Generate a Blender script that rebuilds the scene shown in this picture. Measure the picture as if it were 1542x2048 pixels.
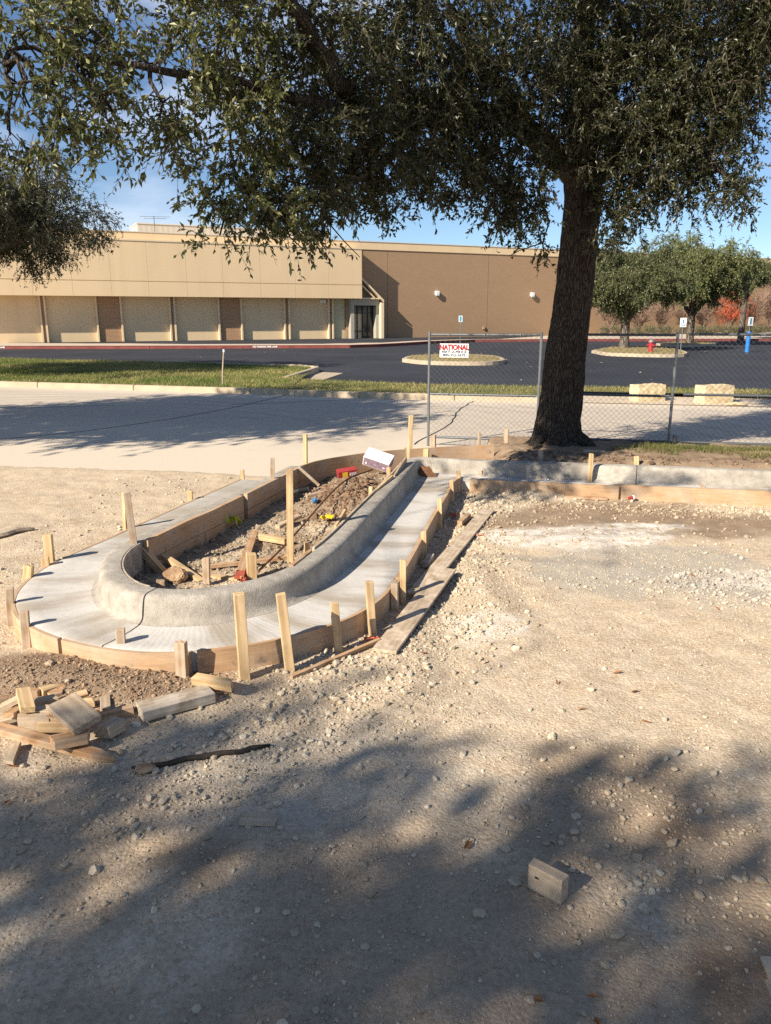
import bpy, bmesh, math, random
import numpy as np
from mathutils import Vector, Matrix

# ------------------------------------------------------------------ scene, camera, light
S = bpy.context.scene
for o in list(bpy.data.objects):
    bpy.data.objects.remove(o)
COL = S.collection
cam = bpy.data.cameras.new('camera')
cam.sensor_fit = 'VERTICAL'; cam.sensor_height = 24.0; cam.lens = 24.0 * 1550 / 2048
cam.clip_start = 0.05; cam.clip_end = 2000
camo = bpy.data.objects.new('camera', cam); COL.objects.link(camo)
camo.location = (0, 0, 1.8)
camo.rotation_euler = (math.radians(90 - 14.262), 0, 0)
S.camera = camo

SUN_AZ = 43.0      # shadows run along this heading, counted from +X towards +Y
SUN_EL = 32.0
w = bpy.data.worlds.new('World'); S.world = w; w.use_nodes = True
nt = w.node_tree; nt.nodes.clear()
out = nt.nodes.new('ShaderNodeOutputWorld'); bg = nt.nodes.new('ShaderNodeBackground')
sky = nt.nodes.new('ShaderNodeTexSky'); sky.sky_type = 'NISHITA'; sky.sun_disc = False
sky.sun_elevation = math.radians(SUN_EL); sky.sun_rotation = math.radians(-(90.0 + SUN_AZ))
sky.altitude = 1500; sky.air_density = 1.0; sky.dust_density = 0.0; sky.ozone_density = 4.0
# thin fair-weather cloud drawn over the whole sky from one noise field
tc = nt.nodes.new('ShaderNodeTexCoord'); mp = nt.nodes.new('ShaderNodeMapping')
mp.inputs['Scale'].default_value = (1.5, 1.5, 4.5); mp.inputs['Location'].default_value = (10.79, 4.91, 7.67)
cn = nt.nodes.new('ShaderNodeTexNoise'); cn.inputs['Scale'].default_value = 1.5; cn.inputs['Detail'].default_value = 7; cn.inputs['Roughness'].default_value = 0.55
cr = nt.nodes.new('ShaderNodeValToRGB'); cr.color_ramp.elements[0].position = 0.50; cr.color_ramp.elements[1].position = 0.74
mx = nt.nodes.new('ShaderNodeMixRGB'); mx.inputs['Color2'].default_value = (9.5, 9.8, 10.6, 1)
mul = nt.nodes.new('ShaderNodeMath'); mul.operation = 'MULTIPLY'; mul.inputs[1].default_value = 0.75
L = nt.links.new
L(tc.outputs['Generated'], mp.inputs['Vector']); L(mp.outputs[0], cn.inputs['Vector']); L(cn.outputs['Fac'], cr.inputs[0])
L(cr.outputs[0], mul.inputs[0]); L(mul.outputs[0], mx.inputs['Fac']); L(sky.outputs[0], mx.inputs['Color1'])
L(mx.outputs[0], bg.inputs['Color']); bg.inputs['Strength'].default_value = 0.068; L(bg.outputs[0], out.inputs['Surface'])
sl = bpy.data.lights.new('sun', 'SUN'); sl.energy = 5.0; sl.angle = math.radians(0.53); sl.color = (1.0, 0.90, 0.75)
so = bpy.data.objects.new('sun', sl); COL.objects.link(so)
a, e = math.radians(SUN_AZ), math.radians(SUN_EL)
so.rotation_euler = Vector((math.cos(a) * math.cos(e), math.sin(a) * math.cos(e), -math.sin(e))).to_track_quat('-Z', 'Y').to_euler()
so.location = (-20, -15, 20)
S.view_settings.view_transform = 'Standard'; S.view_settings.look = 'None'
S.view_settings.exposure = 0.90; S.view_settings.gamma = 1.0
S.render.engine = 'CYCLES'
S.cycles.use_adaptive_sampling = False
S.cycles.max_bounces = 6; S.cycles.transparent_max_bounces = 8
try: S.cycles.use_denoising = False
except Exception: pass

rng = np.random.default_rng(7); random.seed(7)

D = {"stakes":[[[-2.245,4.349,0.0],[-2.223,4.349,0.238],0.043,"w","grey wooden stake at the far left edge of the curb nose form"],[[-1.985,3.969,0.0],[-1.983,3.969,0.227],0.045,"w","leaning tan stake on the left of the rounded curb nose, second from the left"],[[-1.758,3.861,0.02],[-1.74,3.861,0.121],0.041,"f","very short stub stake half buried in brown soil at the left front form"],[[-1.388,3.759,0.01],[-1.385,3.759,0.213],0.045,"w","weathered brown stake standing in brown soil by the concrete joint"],[[-1.026,3.595,0.0],[-1.02,3.595,0.221],0.058,"w","short thick grey stake at the front form above the grey beam"],[[-0.715,3.6,0.0],[-0.726,3.6,0.468],0.053,"f","tallest pale yellow stake at the front of the curb nose"],[[-0.497,3.702,0.0],[-0.532,3.702,0.43],0.049,"f","tall pale stake with cement splashes on its foot at the curved front form"],[[-0.259,3.949,0.0],[-0.279,3.949,0.287],0.044,"f","stake with a dark knot on its top beside the curved form"],[[-0.075,4.184,0.0],[-0.094,4.184,0.331],0.044,"f","tall pale stake by the lower end of the loose plank"],[[0.06,4.568,0.0],[0.059,4.568,0.186],0.042,"w","short stub stake where the curved form meets the straight one"],[[0.113,4.708,0.0],[0.111,4.708,0.285],0.037,"f","orange tan stake just behind the stub on the right form"],[[0.295,5.679,0.0],[0.289,5.679,0.199],0.04,"f","second stake up the right gutter form beside the loose plank"],[[0.48,6.581,0.0],[0.471,6.581,0.253],0.038,"f","third stake up the right gutter form next to an orange ribbon"],[[0.662,7.442,0.0],[0.647,7.442,0.227],0.038,"f","small stake near the top of the right gutter form"],[[0.77,7.981,0.0],[0.765,7.981,0.22],0.04,"f","slim stake at the inner corner of the two gutter forms"],[[1.012,8.102,0.0],[1.011,8.102,0.196],0.046,"w","short brown stake just right of the inner form corner"],[[2.103,7.816,0.0],[2.103,7.816,0.43],0.039,"f","tall slim stake in front of the straight curb right of the oak"],[[3.187,7.57,0.0],[3.167,7.57,0.154],0.038,"w","short stake at the right end of the straight gutter form"],[[-2.337,5.151,0.12],[-2.335,5.151,0.33],0.056,"f","orange tan stake rising behind the left gutter edge"],[[-2.325,5.041,0.12],[-2.327,5.041,0.192],0.049,"f","tiny stake top next to the orange tan stake on the left gutter"],[[-2.344,4.823,0.12],[-2.322,4.823,0.224],0.056,"f","short pale square stake at the upper left of the rounded gutter"],[[-2.091,5.99,0.12],[-2.08,5.99,0.437],0.03,"f","pale stake on the outer left gutter edge behind the tall leaning one"],[[-1.705,5.084,0.0],[-1.738,5.084,0.646],0.046,"w","tall leaning brown stake inside the left end of the island"],[[-1.817,7.025,0.12],[-1.816,7.025,0.22],0.044,"f","little stake halfway along the outer left gutter edge"],[[-1.521,8.077,0.12],[-1.522,8.077,0.207],0.04,"f","little stake at the far end of the outer left gutter edge"],[[-1.08,7.195,0.05],[-1.068,7.195,0.496],0.041,"w","tall grey stake against the left inner form"],[[-0.917,8.735,0.1],[-0.91,8.735,0.487],0.044,"f","pale stake behind the left inner form where the boards meet"],[[-0.686,5.322,0.03],[-0.671,5.322,0.761],0.048,"f","tallest stake in the island with black stains on its sides"],[[-0.904,4.975,0.06],[-0.899,4.975,0.255],0.064,"f","thick square stake at the island side of the curb nose"],[[-1.181,4.836,0.06],[-1.177,4.836,0.254],0.047,"w","grey stake with white cement on its foot in the island"],[[-1.771,5.058,0.06],[-1.774,5.058,0.19],0.049,"f","short stake in the left corner of the island under the tall one"],[[-1.423,4.641,0.12],[-1.419,4.641,0.18],0.051,"w","splintered stake stub just behind the curb nose beside the big rock"],[[-1.388,6.073,0.08],[-1.386,6.073,0.24],0.046,"w","split dark stake against the left inner form by the yellow rag"],[[0.288,9.166,0.12],[0.302,9.166,0.648],0.046,"f","tall pale stake where the curb meets the curved far form"],[[0.228,8.937,0.15],[0.227,8.937,0.298],0.039,"f","short stake beside the tall one at the curb's far end"],[[0.569,9.168,0.15],[0.565,9.168,0.415],0.063,"w","grey stake at the far form right of the fence post"],[[1.171,9.6,0.18],[1.171,9.6,0.382],0.036,"w","slim grey stake left of the oak behind the far form"],[[1.549,9.87,0.18],[1.545,9.87,0.387],0.055,"w","broad grey stake just left of the oak trunk"],[[1.719,8.467,0.22],[1.712,8.467,0.354],0.047,"w","grey stake top in front of the oak trunk behind the curb"],[[2.702,8.213,0.24],[2.695,8.213,0.333],0.051,"f","orange tan stub behind the straight curb right of the oak"],[[0.469,8.857,0.2],[0.471,8.857,0.305],0.061,"f","tan block stake at the foot of the fence post"],[[-0.586,5.461,0.1],[-0.58,5.461,0.181],0.035,"f","little stake on the island side of the right curb"],[[0.031,7.742,0.2],[0.03,7.742,0.293],0.039,"f","short tan stake near the far end of the right curb"],[[-0.137,6.887,0.2],[-0.132,6.887,0.284],0.035,"f","chipped pale stake halfway along the right curb"]],"wood":[[[-1.426,3.097,0.17],[-1.27,2.969,0.13],0.13,0.042,"d","timber_offcut","wide knotted grey block lying on top of the offcut pile",0],[[-1.648,3.221,0.15],[-1.567,3.082,0.13],0.06,0.04,"f","timber_offcut","pale short block propped upright across the left of the offcut pile",0],[[-1.757,3.188,0.08],[-1.643,3.182,0.14],0.045,0.03,"d","timber_offcut","thin grey stick slanting up at the left edge of the pile",0],[[-1.639,3.382,0.07],[-1.55,3.522,0.05],0.06,0.035,"f","timber_offcut","pale yellow offcut at the back of the pile pointing right",0],[[-1.605,3.361,0.06],[-1.545,3.401,0.06],0.07,0.04,"o","timber_offcut","orange tan offcut just below the pale one at the back of the pile",0],[[-1.618,3.254,0.08],[-1.534,3.292,0.08],0.075,0.04,"d","timber_offcut","dark tan offcut behind the wide knotted block",0],[[-1.474,3.336,0.06],[-1.421,3.376,0.06],0.045,0.04,"f","timber_offcut","small white topped offcut behind the right of the knotted block",0],[[-1.417,3.258,0.07],[-1.353,3.273,0.07],0.045,0.035,"f","timber_offcut","small pale offcut right beside the knotted block",0],[[-1.323,3.331,0.06],[-1.283,3.22,0.05],0.045,0.03,"d","timber_offcut","grey upright sliver on the right of the pile in shadow",0],[[-1.303,3.178,0.05],[-1.168,3.234,0.06],0.05,0.05,"o","timber_offcut","brown stick between the pile and the grey beam",0],[[-1.233,3.033,0.07],[-1.189,3.115,0.07],0.085,0.07,"d","timber_offcut","chunky angled end block on the right of the pile",0],[[-1.578,3.141,0.1],[-1.488,3.137,0.1],0.05,0.04,"d","timber_offcut","grey offcut left of the knotted block",0],[[-1.621,3.084,0.09],[-1.487,3.084,0.09],0.05,0.07,"d","timber_offcut","grey flat offcut lying crosswise in the middle of the pile",0],[[-1.5,3.093,0.09],[-1.389,3.075,0.09],0.045,0.04,"o","timber_offcut","pinkish offcut under the knotted block",0],[[-1.525,3.05,0.075],[-1.362,3.046,0.075],0.04,0.045,"f","timber_offcut","striped pale offcut at the front of the pile",0],[[-1.732,3.12,0.05],[-1.638,3.133,0.07],0.035,0.03,"d","timber_offcut","grey lath poking out left of the pile",0],[[-1.622,3.06,0.045],[-1.501,3.068,0.045],0.045,0.03,"d","timber_offcut","thin offcut just above the long pointed stake",0],[[-1.379,2.901,0.09],[-1.264,2.961,0.085],0.09,0.05,"o","timber_offcut","mitred brown block resting over the pointed stake",0],[[-1.723,3.068,0.06],[-1.121,2.858,0.03],0.055,0.03,"o","pointed_stake","long pointed stake lying along the front of the offcut pile",1],[[-1.589,2.983,0.025],[-1.55,2.832,0.025],0.045,0.02,"d","timber_offcut","small grey slat lying alone in front of the pile",0],[[-2.009,3.675,0.03],[-1.875,3.663,0.025],0.045,0.02,"f","timber_offcut","pale slat on brown soil at the left edge behind the pile",0],[[-1.659,3.101,0.1],[-1.642,3.178,0.09],0.045,0.03,"o","timber_offcut","small pinkish scrap left of the upright pale block",0],[[-1.699,3.367,0.07],[-1.647,3.377,0.07],0.05,0.05,"o","timber_offcut","square brown end behind the upright pale block",0],[[-1.792,3.254,0.09],[-1.747,3.283,0.08],0.05,0.04,"o","timber_offcut","orange scrap at the far left of the pile",0],[[-1.123,3.197,0.07],[-0.836,3.382,0.07],0.11,0.05,"c","timber_beam","thick grey cement dusted beam lying before the curb form",0],[[-0.938,3.464,0.1],[-0.734,3.39,0.1],0.05,0.055,"f","timber_offcut","pale cut block with slanted end against the front form",0],[[-0.955,3.519,0.035],[-0.832,3.477,0.035],0.05,0.03,"f","timber_offcut","flat pale scrap under the slanted block at the front form",0],[[0.471,2.154,0.088],[0.566,2.072,0.088],0.042,0.088,"d","timber_block","single short block with a knot lying on open ground",0],[[-0.529,2.467,0.02],[-0.401,2.461,0.02],0.05,0.014,"d","wood_chip","flat wood chip lying in the shaded foreground",0],[[0.965,7.078,0.03],[0.2,4.79,0.035],0.125,0.018,"g","loose_plank","far dusty plank lying beside the right gutter form",0],[[0.434,5.247,0.055],[-0.008,3.927,0.022],0.14,0.018,"g","loose_plank","near dusty plank overlapping the far one by the gutter form",0],[[-0.481,3.621,0.02],[-0.031,4.071,0.03],0.025,0.018,"o","lath_strip","thin brown lath on gravel along the curved form",0],[[0.653,6.564,0.05],[0.761,6.848,0.05],0.045,0.045,"o","timber_offcut","small brown block beside the far end of the plank",0],[[1.811,7.619,0.035],[2.222,7.552,0.03],0.05,0.025,"o","lath_strip","short lath lying at the foot of the tall slim stake",0],[[0.297,5.425,0.05],[0.348,5.609,0.05],0.045,0.05,"c","concrete_lump","grey cement crusted scrap between form and plank",0],[[2.321,8.962,0.27],[2.56,8.893,0.27],0.09,0.03,"d","timber_offcut","flat grey board end on the bank right of the oak",0],[[-1.689,5.136,0.27],[-1.495,5.079,0.06],0.05,0.05,"f","brace_board","tan brace slanting from the left form down to the big rock",0],[[-1.572,5.245,0.16],[-1.211,4.861,0.1],0.045,0.035,"f","brace_board","split pale stick crossing behind the big rock in the island",0],[[-1.054,6.005,0.12],[-0.973,4.884,0.12],0.06,0.02,"p","brace_board","flat stake with an orange painted tip lying in the island",0],[[-0.985,5.832,0.14],[-0.759,5.706,0.14],0.045,0.045,"f","brace_board","short pale cross piece nailed to the stained stake",0],[[-1.235,5.148,0.11],[-0.716,5.325,0.12],0.03,0.025,"o","brace_board","thin rail lying across the island floor",0],[[-0.893,6.158,0.12],[-0.743,6.443,0.14],0.05,0.03,"d","brace_board","dark scrap plank left of the rebar in the island",0],[[-1.303,5.034,0.09],[-0.983,4.93,0.09],0.045,0.025,"f","splintered_board","splintered yellow board at the island edge near the orange tape",0],[[-0.865,7.711,0.32],[-0.668,7.729,0.13],0.05,0.03,"w","brace_board","brace leaning off the far left form into the island",0],[[-0.756,7.187,0.14],[-0.574,7.293,0.16],0.035,0.03,"w","brace_board","pale stick beside the black nozzle on the soil mound",0],[[-0.37,5.484,0.3],[-0.317,5.878,0.33],0.02,0.09,"f","brace_board","pale board wedge standing behind the right curb midway",0],[[0.082,7.305,0.31],[0.215,8.03,0.36],0.02,0.08,"w","brace_board","pale board wedge at the far end of the right curb",0],[[-0.113,6.591,0.3],[0.067,7.256,0.32],0.02,0.06,"f","brace_board","narrow tan board behind the far half of the right curb",0],[[-0.585,4.569,0.3],[-0.497,4.885,0.3],0.03,0.05,"o","brace_board","dark brown board end behind the curb by the stained stake",0]],"kerb":[[6.9,7.06,6.8,6.69],[5.4,7.37,5.3,7.02],[3.885,7.68,3.75,7.36],[3.0,7.86,2.92,7.54],[2.256,8.01,2.15,7.7],[1.6,8.14,1.5,7.84],[0.95,8.27,1.02,7.95],[0.52,8.37,0.85,7.995],[0.29,8.37,0.745,7.95],[0.19,8.05,0.665,7.74],[0.063,7.4,0.56,7.2],[-0.1,6.6,0.4,6.45],[-0.23,5.99,0.28,5.85],[-0.36,5.36,0.165,5.26],[-0.47,4.93,0.06,4.79],[-0.6,4.57,-0.055,4.4],[-0.76,4.35,-0.27,4.06],[-0.96,4.215,-0.64,3.785],[-1.12,4.17,-1.05,3.66],[-1.27,4.175,-1.39,3.69],[-1.42,4.25,-1.75,3.85],[-1.56,4.42,-2.06,4.11],[-1.66,4.65,-2.25,4.46],[-1.7,4.9,-2.31,4.85],[-1.67,5.12,-2.27,5.2],[-1.53,5.62,-2.13,5.66],[-1.385,6.05,-2.0,6.15],[-1.12,7.0,-1.77,6.98],[-0.88,7.87,-1.5,7.92]],"farform":[[-0.87,7.8],[-0.78,8.0],[-0.683,8.154],[-0.518,8.334],[-0.219,8.587],[0.196,8.82],[0.46,8.924],[0.95,9.1],[1.3,9.17]],"oak_clumps":[[-2.082,4.949,3.346,0.342,0.313,0.4],[-1.974,4.724,2.917,0.278,0.208,0.45],[-1.755,5.21,3.454,0.389,0.299,0.4],[-1.692,5.06,3.064,0.296,0.237,0.45],[-1.589,4.991,2.788,0.119,0.178,0.45],[-1.419,5.427,3.355,0.346,0.346,0.45],[-1.389,5.377,2.912,0.191,0.223,0.55],[-1.886,4.89,2.811,0.203,0.116,0.45],[-2.098,4.716,2.775,0.168,0.084,0.55],[-1.109,5.994,3.642,0.415,0.415,0.9],[-1.037,6.053,3.182,0.392,0.357,0.8],[-1.137,5.913,2.775,0.195,0.319,0.8],[-0.905,5.966,2.583,0.325,0.198,0.8],[-0.658,6.46,3.008,0.385,0.462,0.9],[-0.615,6.323,2.63,0.268,0.191,0.9],[-1.142,5.651,2.332,0.11,0.076,0.5],[-0.708,6.082,2.407,0.111,0.067,0.5],[-0.585,6.7,3.79,0.504,0.504,1],[-0.3,7.16,3.358,0.465,0.55,1],[-0.222,7.232,2.871,0.305,0.261,0.9],[0.133,7.708,3.241,0.413,0.367,1],[-0.506,6.614,2.574,0.112,0.088,0.8],[-0.027,7.394,2.77,0.134,0.179,0.8],[0.131,7.802,4.117,0.631,0.586,1.1],[0.527,8.194,3.627,0.483,0.532,1.1],[0.755,8.491,3.341,0.304,0.355,1],[0.674,8.355,3.038,0.126,0.151,0.8],[0.943,8.596,4.218,0.649,0.649,1.1],[1.183,8.7,3.522,0.465,0.517,0.8],[1.202,8.7,2.991,0.263,0.315,1],[1.455,8.5,3.011,0.231,0.41,1],[1.681,9.0,4.047,0.632,0.685,0.7],[1.613,8.4,2.517,0.144,0.082,0.6],[1.129,8.475,2.695,0.103,0.113,0.7],[1.962,8.8,3.857,0.414,0.466,0.45],[2.044,8.7,3.379,0.208,0.13,0.25],[2.163,9.2,4.721,0.687,0.635,1.1],[2.626,9.0,4.095,0.632,0.684,1.1],[2.778,9.0,3.533,0.535,0.482,1.1],[2.602,9.0,3.032,0.272,0.326,1],[2.805,8.8,3.054,0.212,0.292,0.9],[3.158,8.8,4.322,0.612,0.612,1.1],[3.379,8.8,3.667,0.469,0.469,1],[3.268,8.8,3.202,0.211,0.396,0.9],[3.506,8.6,3.146,0.31,0.207,0.9],[3.674,8.6,4.354,0.398,0.597,1],[3.55,8.6,3.902,0.303,0.353,0.9],[3.763,8.5,2.987,0.195,0.128,0.7],[2.402,9.0,2.776,0.192,0.192,0.9],[3.692,8.4,4.638,0.288,0.384,0.9],[-2.088,5.651,4.157,0.537,0.411,0.45],[-1.439,5.972,4.291,0.568,0.434,0.45],[-0.832,7.41,4.891,0.704,0.538,0.45],[0.126,7.802,5.055,0.741,0.567,0.45],[1.238,8.55,5.367,0.812,0.621,0.45],[1.347,9.55,6.64,0.884,0.676,0.45],[1.493,10.85,8.224,0.98,0.749,0.45],[2.405,8.8,5.471,0.836,0.639,0.45],[2.61,9.8,6.767,0.908,0.694,0.45],[2.883,11.1,8.372,1.002,0.766,0.45],[3.336,8.3,5.262,0.789,0.603,0.45],[3.642,9.3,6.513,0.861,0.659,0.45],[4.048,10.6,8.075,0.957,0.732,0.45],[4.535,8.55,5.367,0.812,0.621,0.45],[4.937,9.55,6.64,0.884,0.676,0.45],[3.193,11.5,5.095,1.0,0.8,0.7],[4.293,11.0,5.293,0.948,0.759,0.7]],"oak_trunk":[[2.149,9.67,0.194,0.44],[2.149,9.67,0.308,0.327],[2.151,9.67,0.497,0.285],[2.179,9.67,0.777,0.266],[2.207,9.67,1.385,0.244],[2.257,9.67,1.975,0.229],[2.282,9.67,2.547,0.221],[2.302,9.67,2.992,0.218],[2.296,9.67,3.265,0.222],[2.266,9.67,3.48,0.21]],"oak_limbs":[[[2.255,9.67,3.373,0.2],[1.947,9.5,3.556,0.15],[1.591,9.3,3.748,0.13],[1.255,9.1,3.853,0.115],[0.806,8.615,3.79,0.1],[0.427,8.143,3.681,0.1],[0.086,7.671,3.531,0.095],[-0.196,7.25,3.475,0.085],[-0.367,6.911,3.581,0.07],[-0.494,6.51,3.699,0.06],[-0.64,6.186,3.89,0.05],[-0.751,6.024,4.107,0.045],[-0.891,5.928,4.444,0.035]],[[2.284,9.67,3.373,0.19],[2.263,9.8,3.932,0.16],[2.256,9.9,4.637,0.14],[2.251,10.0,5.28,0.12],[2.101,10.0,6.26,0.09]],[[2.316,9.67,3.319,0.17],[2.523,9.5,3.425,0.13],[2.706,9.3,3.57,0.12],[2.936,9.2,3.727,0.1],[3.315,9.0,4.047,0.08],[3.698,8.8,4.504,0.06]],[[1.591,9.3,3.748,0.09],[1.4,9.2,3.975,0.08],[1.288,9.2,4.097,0.075],[0.974,8.892,4.348,0.06],[0.629,8.536,4.684,0.05]],[[-0.196,7.25,3.475,0.06],[-0.648,6.46,3.379,0.045],[-1.107,5.913,3.37,0.03],[-1.476,5.39,3.288,0.022],[-1.87,5.202,3.318,0.016],[-2.18,5.02,3.291,0.012]],[[0.427,8.143,3.681,0.06],[-0.049,7.468,3.098,0.04],[-0.484,6.631,2.73,0.03],[-0.917,6.049,2.614,0.02]],[[2.936,9.2,3.727,0.06],[3.208,9.0,3.513,0.05],[3.484,8.7,3.264,0.03],[3.786,8.6,2.958,0.015]]],"planes":{},"misc":{"rock":[-1.4,4.918,0.08],"rag":[-1.282,6.22,0.09],"tape_island":[-0.94,4.861,0.1],"red_carton":[-0.398,7.862,0.17],"white_box":[-0.077,8.353,0.18],"blue_cap":[-0.648,6.88,0.15],"nozzle":[-0.796,7.294,0.14],"yellow_wrap":[-0.46,6.325,0.14],"ribbon1":[0.614,6.928,0.02],"ribbon2":[0.78,6.254,0.02],"ribbon3":[-0.082,4.094,0.02],"cup":[2.419,7.573,0.02],"paper":[1.681,7.942,0.1],"slab_chip_a":[-3.161,6.099,0.0],"slab_chip_b":[-3.078,6.418,0.0],"stick_a":[-1.041,2.816,0.01],"stick_b":[-0.496,2.983,0.02],"flat_rock":[-0.982,2.806,0.0],"rebar_a":[-0.855,4.958,0.13],"rebar_b":[-0.414,7.056,0.28],"rebar_c":[-0.132,7.731,0.28],"brick_chip":[0.412,8.152,0.17],"scoop":[0.426,8.197,0.15],"corner":[1.046,1.776,0.0],"bag":[3.895,10.114,0.12],"lotpole":[-4.027,19.323,0.1],"block_a":[5.585,16.625,0.02],"block_b":[6.898,16.237,0.02]},"rocks":[[0.231,2.846,0.0],[0.44,3.589,0.0],[0.542,3.75,0.0],[0.126,3.656,0.0],[1.01,3.492,0.0],[1.222,2.918,0.0],[1.583,2.945,0.0],[0.925,2.696,0.0],[0.325,2.918,0.0],[0.653,2.869,0.0],[0.79,1.977,0.0],[1.19,2.345,0.0],[1.282,3.209,0.0],[-0.167,3.302,0.0],[-0.318,3.425,0.0],[0.701,4.043,0.0],[0.34,4.112,0.0],[1.669,3.786,0.0],[-0.38,2.426,0.0],[-0.849,2.426,0.0],[-1.061,2.318,0.0],[0.817,2.736,0.0],[1.377,2.483,0.0],[1.157,2.171,0.0],[0.778,2.345,0.0],[1.361,3.976,0.0],[0.198,2.736,0.0],[-1.554,3.037,0.0],[-1.35,2.736,0.0],[-0.988,3.209,0.0],[-0.605,3.4,0.0],[0.116,3.326,0.0],[0.679,3.302,0.0],[0.995,3.976,0.0]]}
# ------------------------------------------------------------------ helpers
def tag(o, label=None, cat=None, group=None, kind=None):
    if label: o['label'] = label
    if cat: o['category'] = cat
    if group: o['group'] = group
    if kind: o['kind'] = kind
    return o
def empty(name, loc=(0, 0, 0), rz=0.0):
    o = bpy.data.objects.new(name, None); COL.objects.link(o); o.location = loc; o.rotation_euler = (0, 0, rz); o.empty_display_size = .1
    return o
def link(name, me, parent=None, mat=None):
    o = bpy.data.objects.new(name, me); COL.objects.link(o)
    if parent is not None: o.parent = parent
    if mat is not None and len(me.materials) == 0: me.materials.append(mat)
    return o
def np_mesh(name, v, faces, smooth=False):
    """v (n,3); faces (m,k) int array of one polygon size, or a list of such arrays"""
    fl = faces if isinstance(faces, list) else [faces]
    fl = [np.asarray(f, dtype=np.int32) for f in fl if len(f)]
    v = np.asarray(v, dtype=np.float32)
    me = bpy.data.meshes.new(name)
    me.vertices.add(len(v)); me.vertices.foreach_set('co', v.ravel())
    tot = sum(f.size for f in fl); npoly = sum(len(f) for f in fl)
    me.loops.add(tot); me.polygons.add(npoly)
    me.loops.foreach_set('vertex_index', np.concatenate([f.ravel() for f in fl]))
    sizes = np.concatenate([np.full(len(f), f.shape[1], dtype=np.int32) for f in fl])
    me.polygons.foreach_set('loop_start', np.concatenate([[0], np.cumsum(sizes)[:-1]]).astype(np.int32))
    me.polygons.foreach_set('use_smooth', np.full(npoly, bool(smooth)))
    me.update(calc_edges=True)
    return me
def set_color(me, name, cols):
    at = me.color_attributes.new(name, 'FLOAT_COLOR', 'POINT')
    c = np.ones((len(me.vertices), 4), dtype=np.float32); c[:, :cols.shape[1]] = cols
    at.data.foreach_set('color', c.ravel())
class MB:
    def __init__(s): s.v = []; s.f = []
    def quadbox(s, P):           # 8 corners: 4 bottom, 4 top (same order)
        b = len(s.v); s.v += [tuple(p) for p in P]
        s.f += [(b, b+3, b+2, b+1), (b+4, b+5, b+6, b+7)] + [(b+i, b+(i+1) % 4, b+4+(i+1) % 4, b+4+i) for i in range(4)]
        return s
    def box(s, x0, x1, y0, y1, z0, z1):
        return s.quadbox([(x0, y0, z0), (x1, y0, z0), (x1, y1, z0), (x0, y1, z0), (x0, y0, z1), (x1, y0, z1), (x1, y1, z1), (x0, y1, z1)])
    def tube(s, pts, rad, n=8, cap=True):
        pts = [Vector(p) for p in pts]; m = len(pts)
        if not hasattr(rad, '__len__'): rad = [rad] * m
        b = len(s.v); up = None
        for i, p in enumerate(pts):
            d = (pts[min(i+1, m-1)] - pts[max(i-1, 0)]).normalized()
            if up is None: up = Vector((1, 0, 0)) if abs(d.x) < .8 else Vector((0, 1, 0))
            x = (up - d * up.dot(d)).normalized(); y = d.cross(x); up = x
            for k in range(n):
                t = 2 * math.pi * k / n
                s.v.append(tuple(p + (x * math.cos(t) + y * math.sin(t)) * rad[i]))
        for i in range(m-1):
            for k in range(n):
                s.f.append((b+i*n+k, b+i*n+(k+1) % n, b+(i+1)*n+(k+1) % n, b+(i+1)*n+k))
        if cap: s.f += [tuple(b+k for k in reversed(range(n))), tuple(b+(m-1)*n+k for k in range(n))]
        return s
    def lathe(s, prof, c=(0, 0, 0), n=14):
        b = len(s.v); m = len(prof)
        for r, z in prof:
            for k in range(n):
                t = 2*math.pi*k/n; s.v.append((c[0]+r*math.cos(t), c[1]+r*math.sin(t), c[2]+z))
        for i in range(m-1):
            for k in range(n): s.f.append((b+i*n+k, b+i*n+(k+1) % n, b+(i+1)*n+(k+1) % n, b+(i+1)*n+k))
        s.f += [tuple(b+k for k in reversed(range(n))), tuple(b+(m-1)*n+k for k in range(n))]
        return s
    def prism(s, poly, z0, z1):
        b = len(s.v); n = len(poly)
        zf = (lambda z: (lambda p: z)) 
        for p in poly: s.v.append((p[0], p[1], z0))
        for p in poly: s.v.append((p[0], p[1], z1))
        s.f += [tuple(b+k for k in reversed(range(n))), tuple(b+n+k for k in range(n))]
        s.f += [(b+k, b+(k+1) % n, b+n+(k+1) % n, b+n+k) for k in range(n)]
        return s
    def mesh(s, name, bevel=0, smooth=False, seg=1):
        me = bpy.data.meshes.new(name); me.from_pydata(s.v, [], s.f)
        bm = bmesh.new(); bm.from_mesh(me); bmesh.ops.recalc_face_normals(bm, faces=bm.faces)
        if bevel: bmesh.ops.bevel(bm, geom=list(bm.edges), offset=bevel, segments=seg, affect='EDGES', clamp_overlap=True)
        if smooth:
            for f in bm.faces: f.smooth = True
        bm.to_mesh(me); bm.free(); return me
    def build(s, name, mat, parent=None, **k): return link(name, s.mesh(name, **k), parent, mat)

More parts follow.
